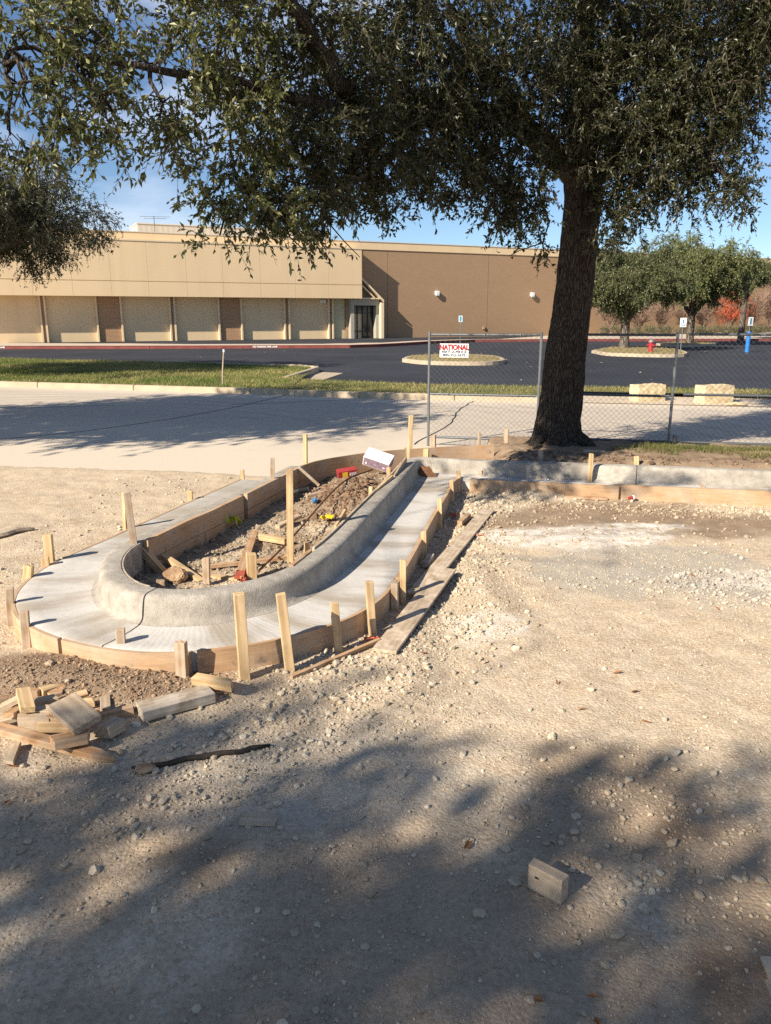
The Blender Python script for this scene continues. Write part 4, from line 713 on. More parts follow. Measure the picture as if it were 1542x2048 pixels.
for k, l, s_ in (('ribbon1', 'orange ribbon lying between the gutter form and the far plank', .05), ('ribbon2', 'orange ribbon scrap on gravel right of the far plank', .035), ('ribbon3', 'orange ribbon at the lower end of the near plank', .035)):
    r_ = Mi[k]; crumpled('ribbon', (r_[0], r_[1], .0), (s_, .025, .035), 'orange_tape', hash(k) % 50 if False else len(l), l, 'ribbon', 6)
r_ = Mi['yellow_wrap']; crumpled('wrapper', (r_[0]-.03, r_[1], .13), (.05, .035, .05), 'yellow_card', 8, 'torn yellow wrapper on the soil mound', 'wrapper', 6)
r_ = Mi['blue_cap']; o = MB().lathe([(.022, 0), (.024, .03), (.018, .05), (.012, .07)], n=12).build('bottle_cap', MAT['blue_plastic'], None, bevel=.002); o.location = (r_[0], r_[1], .15); o.rotation_euler = (.9, .4, 0); tag(o, 'small blue plastic cap on the soil mound', 'cap')
r_ = Mi['nozzle']; o = empty('nozzle', (r_[0], r_[1], .13), .4); tag(o, 'dirty black nozzle lying beside the left inner form', 'nozzle')
b_ = MB().tube([(-.05, 0, .03), (.04, 0, .035), (.05, 0, .035)], [.022, .026, .03], 12).build('barrel', MAT['rubber'], o); MB().tube([(-.05, 0, .03), (-.09, -.01, .028)], [.016, .014], 10).build('collar', MAT['galvanised'], o); MB().tube([(.05, 0, .035), (.052, 0, .035)], [.031, .031], 12).build('rim', MAT['galvanised'], o)
# red carton
r_ = Mi['red_carton']; o = empty('red_carton', (r_[0], r_[1], .19), .35); tag(o, 'small red carton with a yellow panel on the soil mound', 'carton')
MB().box(-.10, .10, -.04, .04, 0, .075).build('body', MAT['red_card'], o, bevel=.003); MB().box(-.055, 0, -.0425, -.0402, .004, .06).build('panel', MAT['yellow_card'], o)
for i in range(4): MB().box(.02+i*.02, .03+i*.02, -.0425, -.0402, .012, .045).build('printed_mark', MAT['white_card'], o)
o.rotation_euler = (.25, -.12, .3)
# white box
r_ = Mi['white_box']; o = empty('drinks_box', (r_[0], r_[1]+.02, .26), -.2); tag(o, 'tipped white carton with purple print by the far form', 'box'); 
MB().box(-.15, .15, -.09, .09, -.06, .06).build('body', MAT['white_card'], o, bevel=.004)
for j, (x0, x1, y0, y1) in enumerate(((-.05, -.03, .0, .006), (-.025, .01, .0, .004), (.015, .05, .001, .006), (-.04, .045, .013, .017), (-.02, .03, -.014, -.011))): MB().box(x0, x1, y0, y1, .0602, .0618).build('printed_mark', MAT['print_purple'], o)
MB().box(-.14, .14, -.0922, -.0902, -.05, .05).build('printed_side', MAT['print_purple'], o)
for j in range(5): MB().box(-.12+j*.05, -.10+j*.052, -.0938, -.0923, -.03+.012*(j % 3), -.005+.012*(j % 2)).build('printed_mark', MAT['print_purple' if j % 2 else 'white_card'], o)
MB().box(.1502, .1518, -.07, .07, -.04, .045).build('printed_side', MAT['print_purple'], o)
o.rotation_euler = (.45, .28, -.25)
# cup, paper
r_ = Mi['cup']; o = empty('paper_cup', (r_[0], r_[1]-.06, .03)); tag(o, 'squashed red and white cup at the foot of the straight form', 'cup'); MB().lathe([(.014, 0), (.02, .055), (.021, .056)], n=14).build('body', MAT['red_card'], o); MB().lathe([(.022, .045), (.023, .058)], n=14).build('rim', MAT['white_card'], o); o.rotation_euler = (0, math.radians(82), .2)
r_ = Mi['paper']; crumpled('paper', (r_[0], r_[1]-.05, .10), (.02, .015, .09), 'white_card', 12, 'scrap of white plastic stuck by the straight gutter form', 'paper', 5)
# stick, flat rock, rebar, dirt scoop, broken slab
def wander(a_, b_, n, amp, seed, sag=0):
    rg = np.random.default_rng(seed); t = np.linspace(0, 1, n)[:, None]; P = np.array(a_)*(1-t)+np.array(b_)*t; P[1:-1] += rg.normal(0, amp, (n-2, 3))*np.array([1, 1, .3]); P[:, 2] += sag*4*(t*(1-t))[:, 0]; return P
P = wander(Mi['stick_a'], Mi['stick_b'], 9, .008, 4); P[:, 2] = height(P[:, 0], P[:, 1])+.012
o = MB().tube(P, [.006, .009, .012, .011, .013, .012, .011, .012, .006], 7).build('fallen_branch', MAT['stick'], None, smooth=True); tag(o, 'thin dark fallen branch lying on shaded gravel', 'branch')
me = rock_mesh('flat_stone', .04, 14, .3); me.materials.append(MAT['big_rock']); o = link('flat_stone', me); r_ = Mi['flat_rock']; o.location = (r_[0], r_[1], .012); o.rotation_euler = (.1, .1, .5); tag(o, 'flat grey stone touching the fallen branch', 'stone')
P = np.array([Mi['rebar_a'], [-.72, 5.6, .16], Mi['rebar_b'], Mi['rebar_c']]); o = MB().tube(catmull(P, 5), .008, 7).build('rebar', MAT['rust'], None); tag(o, 'long rusty bar lying across the island up to the white carton', 'rebar')
r_ = Mi['scoop']; v = np.array([(-.10, -.03, 0), (.12, -.06, 0), (.04, .03, .10), (-.06, .05, .09), (0, .12, .0)]); me = np_mesh('soil_clod', v, np.array([(0, 1, 2), (0, 2, 3), (3, 2, 4), (1, 4, 2), (0, 3, 4), (0, 4, 1)]))
bm = bmesh.new(); bm.from_mesh(me); bmesh.ops.subdivide_edges(bm, edges=bm.edges[:], cuts=3, use_grid_fill=True)
for q in bm.verts: q.co += Vector((random.gauss(0, .003), random.gauss(0, .003), random.gauss(0, .003)))
bm.to_mesh(me); bm.free(); me.materials.append(MAT['rust']); o = link('soil_clod', me); o.location = (r_[0]+.0, r_[1]-.08, .135); tag(o, 'brown wedge of soil lying in the gutter corner', 'soil clod')
a_, b_ = Vector(Mi['slab_chip_a']), Vector(Mi['slab_chip_b'])
P = np.array([(-3.35, 6.05, .02), (-3.2, 6.2, .05), (-3.12, 6.33, .06), (-3.02, 6.42, .03)]); o = MB().tube(catmull(P, 4), [.03, .034, .034, .03, .036, .04, .036, .034, .036, .034, .03, .026, .02], 7).build('concrete_shard', MAT['wood_cement'], None, bevel=.0); o.scale = (1, 1, .6); tag(o, 'long curved shard of broken concrete at the left edge', 'concrete shard')
# concrete slab at the lower right corner of the view
o = MB().quadbox([(.89, .6, -.05), (2.2, .6, -.05), (2.2, 1.80, -.05), (1.07, 1.86, -.05), (.89, .6, .012), (2.2, .6, .012), (2.2, 1.80, .012), (1.07, 1.86, .012)]).build('pavement', MAT['kerb_pale'], None, bevel=.012, seg=2); tag(o, kind='structure')
# dropped oak leaves
lv = np_mesh('fallen_leaf', np.array([(-.03, 0, .004), (-.012, -.006, .004), (.006, -.010, .008), (.022, -.006, .008), (.03, 0, .004), (.022, .006, .009), (.006, .010, .010), (-.012, .006, .006), (0, 0, .001)]), np.array([(i, (i+1) % 8, 8) for i in range(8)])); lv.materials.append(MAT['brown_leaf'])
for i in range(46):
    x_, y_ = random.uniform(-2.2, 3.2), random.uniform(1.4, 7.2)
    if not kerbfree(np.array([x_]), np.array([y_]))[0] or inside(np.array([x_]), np.array([y_]), ISLAND)[0]: continue
    o = link('fallen_leaf', lv); o.location = (x_, y_, float(height(np.array([x_]), np.array([y_]))[0])+.008); o.rotation_euler = (random.uniform(-.5, .5), random.uniform(-.5, .5), random.uniform(0, 6.3)); s_ = random.uniform(.55, 1.0); o.scale = (s_, s_, s_)
    tag(o, 'dry brown oak leaf lying on the ground', 'leaf', 'fallen oak leaves')
# ------------------------------------------------------------------ department store
PSI = math.radians(24.97); O0 = (-25.57, 52.583)
store = tag(empty('store_building', (O0[0], O0[1], 0), PSI), 'long tan and brown department store with blank panelled front', 'building')
def bb(name, mat, s0, s1, o0, o1, z0, z1, parent=None, bevel=0):     # s along the front, o outwards
    return MB().box(s0, s1, -o1, -o0, z0, z1).build(name, MAT[mat], parent or store, bevel=bevel)
for s0, s1 in ((26.16, 28.37), (28.40, 37.80), (37.84, 47.5), (47.54, 57.2), (57.24, 67), (67.04, 77), (77.04, 87), (87.04, 110)):
    bb('brick_wall', 'brick_brown', s0, s1, -.4, 0, -.6, 6.76)
bb('wall_core', 'stucco_wall', -20, 110, -32, -.41, -.6, 7.2)
wb = bb('parapet', 'stucco', 26.1, 110, -.5, .06, 6.765, 7.33); bb('coping', 'roof_metal', 26.1, 110, -.55, .10, 7.332, 7.39, wb)
wb = bb('parapet', 'stucco', -20, 26.09, -.5, .06, 6.5, 7.33); bb('coping', 'roof_metal', -20, 26.09, -.55, .10, 7.332, 7.39, wb)
# projecting fascia, cast in panels with open joints
js = [-20, -15, -10, -5, -.2, 2.3, 4.75, 7.2, 9.65, 12.26, 14.84, 17.59, 20.25, 22.9, 25.65]
for a_, b_ in zip(js[:-1], js[1:]):
    bb('fascia_panel', 'stucco', a_+.006, b_-.006, -.3, 1.2, 4.07, 6.66); bb('fascia_panel', 'stucco', a_+.006, b_-.006, -.3, 1.205, 3.04, 4.02)
bb('fascia_core', 'stucco_wall', -20, 25.63, -.3, 1.16, 3.06, 6.64); bb('fascia_cap', 'stucco_light', -20, 25.67, -.3, 1.24, 6.662, 6.76)
# ground floor bays
fins = [-16.0, -15.7, -12, -10.5, -7.4, -7.05, -3.7, -2.1, 2.65, 2.95, 6.2, 7.82, 11.15, 11.47, 14.65, 16.33, 19.67, 20.03, 23.25, 23.58]
for i, s in enumerate(fins): bb('pilaster', 'stucco_light', s-.06, s+.06, -.2, .26, -.6, 3.05)
for i in range(0, len(fins), 2): bb('brick_panel', 'brick_pier', fins[i]+.065, fins[i+1]-.065, -.2, .12, -.6, 3.05)
ed = [-20]+fins+[24.7]
for i in range(0, len(ed)-2, 2): bb('stucco_panel', 'stucco_wall', ed[i]+.065, ed[i+1]-.065, -.2, 0.0, -.6, 3.05)
d_ = bb('service_door', 'door_paint', 23.66, 24.66, -.2, .015, -.6, 3.05); bb('transom_line', 'stucco_wall', 23.68, 24.64, .0155, .03, 1.95, 1.99, d_)
for z_ in (.3, 1.1): bb('hinge', 'galvanised', 23.70, 23.78, .0155, .035, z_, z_+.12, d_)
bb('brick_panel', 'brick_pier', 24.70, 25.05, -.2, .12, -.6, 3.05)
# entrance vestibule with sloping glazed top
ve = bb('vestibule_wall', 'vestibule_shade', 24.92, 25.2, -.4, .65, -.6, 3.0); bb('vestibule_wall', 'stucco_light', 27.36, 27.61, -.4, 1.0, -.6, 2.75); bb('vestibule_header', 'vestibule_shade', 25.205, 27.355, -.4, .65, 2.53, 3.0)
bb('vestibule_wall', 'vestibule_shade', 27.1, 27.355, -.4, .60, -.6, 2.525)
def slope(name, mat, s0, z0, s1, z1, o0, o1, th):
    return MB().quadbox([(s0, -o1, z0-th), (s1, -o1, z1-th), (s1, -o0, z1-th), (s0, -o0, z0-th), (s0, -o1, z0), (s1, -o1, z1), (s1, -o0, z1), (s0, -o0, z0)]).build(name, MAT[mat], store)
slope('canopy_roof', 'stucco_light', 25.5, 4.85, 27.63, 2.95, -.4, .98, .16)
slope('canopy_strut', 'stucco_light', 25.5, 4.35, 26.9, 3.12, .6, .94, .12)
mbg = MB(); mbg.v = [(25.5, -.55, 3.03), (27.1, -.55, 3.03), (25.5, -.55, 4.6)]; mbg.f = [(0, 1, 2)]; mbg.build('canopy_glazing', MAT['roof_glass'], store)
bb('canopy_sill', 'stucco_light', 25.5, 27.4, .3, .92, 3.005, 3.11)
# doors
dr = bb('entrance_doors', 'glass', 25.21, 27.09, -.02, .02, -.5, 2.55)
for s in (25.25, 25.7, 26.15, 26.6, 27.05): bb('door_frame', 'black_metal', s-.035, s+.035, .021, .09, -.5, 2.55, dr)
for z_ in (.55, 1.95, 2.5): bb('door_rail', 'black_metal', 25.21, 27.09, .022, .085, z_-.03, z_+.03, dr)
for s in (26.06, 26.24): bb('door_handle', 'galvanised', s-.02, s+.02, .0905, .14, .35, .8, dr)
for s in (25.48, 25.92): bb('door_curtain', 'stucco_wall', s-.18, s+.18, -.001, .0205, -.4, 1.9, dr)
# wall lamps, boxes
for s, z_, l in ((32.85, 3.52, 0), (42.31, 3.50, 1)):
    o = bb('wall_light', 'white_paint', s-.17, s+.17, .002, .26, z_-.12, z_+.20, None, .03); bb('lens', 'sign_back', s-.14, s+.14, .12, .25, z_-.19, z_-.125, o)
o = bb('flood_light', 'white_paint', 22.62, 22.80, .002, .2, 2.68, 2.95, None, .02); o = bb('flood_light', 'white_paint', 22.84, 23.02, .002, .2, 2.68, 2.95, None, .02)
bb('meter_box', 'brick_pier', 37.4, 37.58, .002, .12, .62, .84)
# rooftop plant screen and aerial
bb('roof_screen', 'ribbed', 10.5, 26.62, -12, -8, 7.2, 8.72); bb('roof_screen_cap', 'roof_metal', 10.45, 26.67, -12.05, -7.95, 8.722, 8.80)
ant = MB().tube([(11.66, 7, 7.2), (11.66, 7, 9.25)], .03, 6); 
for k, z_ in enumerate((9.18, 9.05)): ant.tube([(10.6+.3*k, 7, z_-.02), (12.9-.3*k, 7, z_+.04)], .015, 5)
ant.build('aerial', MAT['galvanised'], store)

# pavement before the store with a red fire-lane kerb
CB = [(-60, 44.5), (-30, 43.3), (-21.06, 43.2), (-12.96, 43.5), (-5.33, 44.2), (-2.0, 44.6), (-.4, 46.0), (.9, 47.8), (3.2, 51.6), (6.15, 54.5), (11.5, 55.6), (27.5, 56.7), (60, 58), (100, 60)]
def wall_pt(s, off=.0): return (O0[0]+math.cos(PSI)*s+math.sin(PSI)*off, O0[1]+math.sin(PSI)*s-math.cos(PSI)*off)
mb = MB(); far = []
for x_, y_ in CB:
    s = (x_-O0[0])*math.cos(PSI)+(y_-O0[1])*math.sin(PSI); fx, fy = wall_pt(s+ (y_-40)*.0, .0)
    zf = float(np.interp(s, [-30, 0, 6, 14.7, 25, 31, 40, 50, 110], [.02, .0, -.05, -.18, -.30, -.17, -.15, .1, .2])); far.append((fx, fy, zf))
nn = len(CB)
mb.v = [(x_, y_, .152) for x_, y_ in CB]+far+[(x_, y_, -.05) for x_, y_ in CB]
mb.f = [(i, i+1, nn+i+1, nn+i) for i in range(nn-1)]
sw = tag(mb.build('sidewalk', MAT['sidewalk_concrete']), kind='structure')
rk = tag(empty('fire_lane_kerb', (0, 45, 0)), kind='structure')
kerb_run([(x_, y_-.0) for x_, y_ in CB], rk, .165, .22, .01, 'kerb_red', face=.015)
def text(body, size, mat, parent, loc, rot, name='lettering', bold=.0, sx=1.0):
    cu = bpy.data.curves.new(name, 'FONT'); cu.body = body; cu.size = size; cu.align_x = 'CENTER'; cu.align_y = 'CENTER'; cu.extrude = .002; cu.offset = bold; cu.resolution_u = 3
    tmp = bpy.data.objects.new('t', cu); COL.objects.link(tmp); dg = bpy.context.evaluated_depsgraph_get(); dg.update(); me = bpy.data.meshes.new_from_object(tmp.evaluated_get(dg)); bpy.data.objects.remove(tmp)
    me.materials.clear(); o = link(name, me, parent, MAT[mat]); o.location = loc; o.rotation_euler = rot; o.scale = (sx, 1, 1); return o
for (i, t, l) in ((3, .82, 'NO PARKING FIRE LANE'), (2, .0, 'FIRE LANE')):
    a_, b_ = np.array(CB[i]), np.array(CB[i+1]); p = a_*(1-t)+b_*t; ang = math.atan2(b_[1]-a_[1], b_[0]-a_[0]); n_ = np.array([math.sin(ang), -math.cos(ang)])*.012
    text(l, .125, 'white_paint', rk, (p[0]+n_[0], p[1]+n_[1]-45, .085), (math.radians(86), 0, ang), bold=.004)
# islands in the lot
def traffic_island(P, label, h=.14):
    P = np.array(P); c = P.mean(0); Q = catmull(np.vstack([P, P[:1]]), 5)[:-1]; r = tag(empty('traffic_island', (c[0], c[1], 0)), label, 'island', 'kerbed islands in the parking lot')
    Q = Q-c; inn = Q*(1-.18/np.linalg.norm(Q, axis=1))[:, None]
    mb = MB(); n = len(Q)
    for ring, z in ((Q, -.05), (Q*.995, h), (inn, h), (inn, 0)): mb.v += [(p[0], p[1], z) for p in ring]
    for k in range(3): mb.f += [(k*n+i, k*n+(i+1) % n, (k+1)*n+(i+1) % n, (k+1)*n+i) for i in range(n)]
    mb.build('kerb', MAT['kerb_pale'], r)
    mb = MB(); mb.v = [(0, 0, h+.05)]+[(p[0]*.6, p[1]*.6, h+.03) for p in inn]+[(p[0], p[1], h-.01) for p in inn]; mb.f = [(0, 1+i, 1+(i+1) % n) for i in range(n)]+[(1+i, 1+n+i, 1+n+(i+1) % n, 1+(i+1) % n) for i in range(n)]; mb.build('dry_turf', MAT['dry_turf'], r)
    g = rng.uniform(-1, 1, (1500, 2)); k = inside(g[:, 0]*np.ptp(Q[:, 0])/2, g[:, 1]*np.ptp(Q[:, 1])/2, inn); p = np.column_stack([g[k, 0]*np.ptp(Q[:, 0])/2, g[k, 1]*np.ptp(Q[:, 1])/2, np.full(k.sum(), h)])
    b_ = blades('dry_grass', p, .10, .01, np.array([[.36, .28, .13]])*rng.uniform(.6, 1.2, (len(p), 1)), r)
traffic_island([(.65, 31.1), (1.5, 29.5), (3.4, 28.95), (4.55, 30.1), (4.5, 33.6), (2.4, 34.6), (1.05, 33.2)], 'pale kerbed island with dry grass behind the fence sign')
traffic_island([(10.05, 38.6), (10.3, 35.6), (13.2, 34.9), (14.7, 40.6), (13.0, 43.6)], 'kerbed island with the hydrant and the nearer oak')
traffic_island([(16.45, 48.2), (17.1, 45.4), (20.4, 48.8), (20.2, 52.2)], 'farther kerbed island holding the second lot oak')

# ------------------------------------------------------------------ hydrant, signs, pole, blocks
h = tag(empty('fire_hydrant', (12.23, 36.48, .13)), 'red fire hydrant with a grey cap on the island', 'hydrant')
MB().lathe([(.16, 0), (.16, .04), (.11, .05), (.105, .42), (.13, .43), (.13, .47)], n=16).build('barrel', MAT['hydrant_red'], h); MB().lathe([(.135, .472), (.12, .53), (.07, .58), (.03, .60), (.03, .64)], n=16).build('bonnet', MAT['hydrant_cap'], h)
for dx, dy, r_ in ((0, -1, .06), (1, 0, .045), (-1, 0, .045)): MB().tube([(dx*.09, dy*.09, .32), (dx*.19, dy*.19, .32)], r_, 10).build('nozzle', MAT['hydrant_red'], h)
def sign_post(loc, top, pw, ph, label, plate='sign_back', symbol=False, blue=0, rz=0.0, extra=0):
    r = tag(empty('sign_post', loc, rz), label, 'sign', 'signs in the parking lot'); t = top-loc[2]
    MB().tube([(0, 0, -.1), (0, 0, t)], .025, 8).build('post', MAT['galvanised'], r)
    p = MB().box(-pw/2, pw/2, -.045, -.03, t-ph, t).build('plate', MAT[plate], r, bevel=.004)
    if symbol:
        b_ = MB().lathe([(.035, 0), (.035, .003)], n=10); b_.v = [(x_, -.046-z_, t-ph*.25+y_) for x_, y_, z_ in b_.v]; b_.build('symbol_head', MAT['sign_blue'], p)
        q = MB().box(-.03, .02, -.049, -.0455, t-ph*.62, t-ph*.33); q.build('symbol_body', MAT['sign_blue'], p)
        ring = MB(); pts = [(.085*math.cos(a_)-.0, -.048, t-ph*.66+.085*math.sin(a_)) for a_ in np.linspace(2.6, 6.6, 14)]; ring.tube(pts, .014, 5).build('symbol_wheel', MAT['sign_blue'], p)
    if extra: MB().box(-.045, .045, -.048, -.0455, t-ph*.85, t-ph*.15).build('plate_text', MAT['sign_blue'], p)
    if blue: MB().lathe([(.10, -.1), (.10, blue), (.08, blue+.04)], n=14).build('bollard_sleeve', MAT['blue_paint'], r)
sign_post((4.84, 51.5, .12), 1.76, .26, .40, 'small sign on a thin post before the brown wall', 'sign_back', extra=1)
sign_post((13.95, 37.4, .0), 1.67, .30, .42, 'accessible parking sign left of the blue bollard', 'white_paint', True)
sign_post((18.1, 39.6, .0), 1.70, .30, .42, 'pale sign on a post in a bright blue bollard', 'white_paint', blue=.95, extra=1, rz=.35)
r_ = Mi['lotpole']; o = tag(empty('marker_pole', (r_[0], r_[1], .1)), 'thin pale marker pole standing in the verge grass', 'pole')
MB().tube([(0, 0, -.1), (.02, .0, .35), (.075, 0, .86)], [.016, .018, .016], 8).build('shaft', MAT['kerb_pale'], o); MB().tube([(.075, 0, .82), (.08, 0, .885)], .026, 8).build('cap', MAT['white_card'], o)
def stone_block(loc, L_, h_, d_, rz, label):
    b_ = bmesh.new(); bmesh.ops.create_cube(b_, size=1); bmesh.ops.subdivide_edges(b_, edges=b_.edges[:], cuts=6, use_grid_fill=True)
    for q in b_.verts:
        q.co = Vector((q.co.x*L_, q.co.y*d_, (q.co.z+.5)*h_)); 
        n_ = .018*float(fbm(np.array([q.co.x*5+loc[0]]), np.array([q.co.z*6+q.co.y*5]), 1, 3, 77)[0]); q.co *= 1+n_
        q.co += Vector((random.gauss(0, .006), random.gauss(0, .006), random.gauss(0, .006)))
    me = bpy.data.meshes.new('stone_block'); b_.to_mesh(me); b_.free(); o = link('stone_block', me, None, MAT['limestone']); o.location = loc; o.rotation_euler = (0, 0, rz); tag(o, label, 'block', 'stone blocks closing the driveway')
ra, rb_ = Mi['block_a'], Mi['block_b']
stone_block((ra[0]+.04, ra[1]+.15, .0), .66, .36, .34, .30, 'left of two rough yellow limestone blocks across the driveway')
stone_block((rb_[0], rb_[1]+.15, .0), .70, .38, .34, .28, 'right of two rough yellow limestone blocks across the driveway')
me = rock_mesh('broken_slab', .22, 31, .28); me.materials.append(MAT['limestone']); o = link('broken_slab', me); o.location = (7.15, 15.92, .03); tag(o, 'broken pale slab lying against the right limestone block', 'slab')

# ------------------------------------------------------------------ temporary chain-link fence
def fence_panel(a_, b_, za, zb, top, label, mid=True, right_post=True):
    a_, b_ = Vector((a_[0], a_[1], 0)), Vector((b_[0], b_[1], 0)); r = tag(empty('chain_link_fence', (a_.x, a_.y, za)), label, 'fence', 'temporary chain-link fence'); d_ = b_-a_; W = d_.length; r.rotation_euler = (0, 0, math.atan2(d_.y, d_.x)); H_ = top-za
    for s, z0 in (((.025, 0), (W-.025, zb-za)) if right_post else ((W-.025, zb-za),)): MB().tube([(s, 0, z0-.02), (s, 0, H_+.02)], .019, 10).build('post', MAT['galvanised'], r)
    for z in (H_-.02, H_*.47, zb-za+.07 if zb > za else .07): MB().tube([(.05, 0, z), (W-.05, 0, z)], .017, 8).build('rail', MAT['dark_galvanised'], r)
    p = .072; x0, x1, z0, z1 = .05, W-.05, .06+max(0, zb-za), H_-.03; mb = MB(); k = -(z1-z0)
    for sgn in (1, -1):
        c = x0-(z1-z0) if sgn == 1 else x0
        while c < (x1 if sgn == 1 else x1+(z1-z0)):
            # line x = c + sgn*(z - z0)
            zs, ze = z0, z1
            xa, xb = c, c+sgn*(z1-z0)
            if sgn == 1:
                if xa < x0: zs = z0+(x0-c); xa = x0
                if xb > x1: ze = z0+(x1-c); xb = x1
            else:
                if xa > x1: zs = z0+(c-x1); xa = x1
                if xb < x0: ze = z0+(c-x0); xb = x0
            if ze-zs > .02: mb.tube([(xa, .0022*sgn, zs), (xb, .0022*sgn, ze)], .0016, 3, False)
            c += p
    m_ = mb.build('wire_mesh', MAT['galvanised'], r); m_['kind'] = 'stuff'
    for s in (.3, W*.5, W-.3):
        for z in (H_-.02, H_*.47): MB().tube([(s, -.024, z-.02), (s+.005, -.026, z+.02)], .004, 5).build('tie', MAT['galvanised'], r)
    return r
fence_panel((.58, 10.9), (2.10, 10.56), 0, .06, 1.56, 'left chain-link fence panel carrying the white sign')
fence_panel((2.16, 10.55), (3.78, 10.2), .06, .10, 1.57, 'middle chain-link fence panel behind the oak trunk')
fence_panel((3.84, 10.19), (5.7, 9.82), .10, .10, 1.58, 'right chain-link fence panel beyond the rubber foot', right_post=False)
f = tag(empty('ballast_bag', (3.82, 10.15, .11), -.2), 'low black rubber foot under the right fence post', 'ballast')
mbf = MB().quadbox([(-.28, -.13, -.05), (.52, -.13, -.05), (.52, .13, -.05), (-.28, .13, -.05), (-.22, -.10, .07), (.46, -.10, .05), (.46, .10, .05), (-.22, .10, .07)]); mbf.build('bag', MAT['rubber'], f, bevel=.03, seg=3); MB().tube([(0, 0, .04), (0, 0, .16)], .03, 10).build('socket', MAT['dark_galvanised'], f)
sg = tag(empty('fence_sign', (.936, 10.79, 1.33), math.atan2(-.36, 1.62)), 'white rental sign with red and navy lettering wired to the fence', 'sign')
MB().box(-.197, .197, -.003, .003, -.092, .092).build('plate', MAT['white_paint'], sg)
text('NATIONAL', .097, 'sign_red', sg, (0, -.0055, .040), (math.radians(90), 0, 0), bold=.0045, sx=.82)
text('RENT-A-FENCE', .044, 'sign_navy', sg, (0, -.0055, -.018), (math.radians(90), 0, 0), bold=.0008, sx=1.13)
text('800-352-5675', .052, 'sign_navy', sg, (0, -.0055, -.062), (math.radians(90), 0, 0), bold=.0008, sx=1.08)
for sx_ in (-.185, .185):
    for sz_ in (-.08, .08): MB().tube([(sx_, -.006, sz_), (sx_, .02, sz_)], .004, 6).build('wire_tie', MAT['galvanised'], sg)
# ------------------------------------------------------------------ trees
def foliage(name, clumps, K, leaf_len, seed, parent, org, cols, droop=.55, per=15, tw=(.22, .55), twigs=True, twig_r=.0022, wleaf=.36, light=.16):
    rg = np.random.default_rng(seed); S_ = []; Cn = []
    for c in clumps:
        x, y, z, rx, rz, den = c; n = max(6, int(den*K*rx*rz)); g_ = max(2, n//7); u = rg.normal(size=(g_, 3)); u /= np.linalg.norm(u, axis=1)[:, None]; u *= rg.uniform(.15, 1, (g_, 1))**.5; u = u[rg.integers(0, g_, n)]+rg.normal(0, .11, (n, 3))
        S_.append(np.array([x, y, z])+u*np.array([rx, rx, rz])); Cn.append(u)
    P = np.vstack(S_); U = np.vstack(Cn); n = len(P)
    d = U*.6+rg.normal(0, .55, (n, 3))+np.array([0, 0, -droop]); d /= np.linalg.norm(d, axis=1)[:, None]
    Lw = rg.uniform(*tw, n); bend = rg.normal(0, .12, (n, 3))+np.array([0, 0, -.25*droop])
    def pt(t): return P[:, None, :]+d[:, None, :]*(Lw[:, None]*t)[:, :, None]+bend[:, None, :]*(Lw[:, None]*t*t)[:, :, None]
    t = np.sort(rg.uniform(.08, 1.0, (n, per)), 1); B = pt(t); nl = n*per
    td = (d[:, None, :]+2*bend[:, None, :]*t[:, :, None]); 
    ld = td*.55+rg.normal(0, .62, (n, per, 3))+np.array([0, 0, -.12]); ld /= np.linalg.norm(ld, axis=2)[:, :, None]
    nr = rg.normal(size=(n, per, 3))+np.array([0, 0, .9]); sd = np.cross(ld, nr); sd /= np.linalg.norm(sd, axis=2)[:, :, None]+1e-9; up = np.cross(sd, ld)
    ll = (leaf_len*rg.uniform(.6, 1.25, (n, per)))[:, :, None]; wd = ll*wleaf*.5
    v0 = B; v1 = B+ld*ll*.45+sd*wd+up*wd*.35; v2 = B+ld*ll-up*wd*.3; v3 = B+ld*ll*.45-sd*wd+up*wd*.35
    V = np.stack([v0, v1, v2, v3], 2).reshape(-1, 3)-np.array(org); f = np.arange(nl*4).reshape(-1, 4); f = np.concatenate([f[:, [0, 1, 2]], f[:, [0, 2, 3]]])
    me = np_mesh(name, V, f); tv = rg.random((n, 1, 1))*.55+rg.random((n, per, 1))*.45; a_, b_, c_ = (np.array(q) for q in cols)
    col = a_*(1-tv)+b_*tv; col = np.where(rg.random((n, per, 1)) < light, c_, col)*rg.uniform(.75, 1.2, (n, per, 1))
    set_color(me, 'tint', np.repeat(col.reshape(-1, 3), 4, 0)); me.materials.append(MAT['leaf']); o = link(name, me, parent); o['kind'] = 'stuff'
    if twigs:
        ts = np.array([0, .5, 1.0]); C3 = pt(np.broadcast_to(ts, (n, 3))); r = twig_r*np.array([1.3, 1, .5]); ring = []
        a1 = np.cross(d, np.array([.3, .2, .93])); a1 /= np.linalg.norm(a1, axis=1)[:, None]+1e-9; a2 = np.cross(d, a1)
        for k in range(3): an = 2*math.pi*k/3; ring.append(C3+(a1*math.cos(an)+a2*math.sin(an))[:, None, :]*r[None, :, None])
        V = np.stack(ring, 2).reshape(-1, 3)-np.array(org); b = (np.arange(n)*9)[:, None, None, None]; base = np.array([[[s*3+k, s*3+(k+1) % 3, (s+1)*3+(k+1) % 3, (s+1)*3+k] for k in range(3)] for s in range(2)])
        me = np_mesh('twigs', V, (b+base[None]).reshape(-1, 4)); me.materials.append(MAT['twig_bark']); o2 = link('twigs', me, parent); o2['kind'] = 'stuff'
    return P
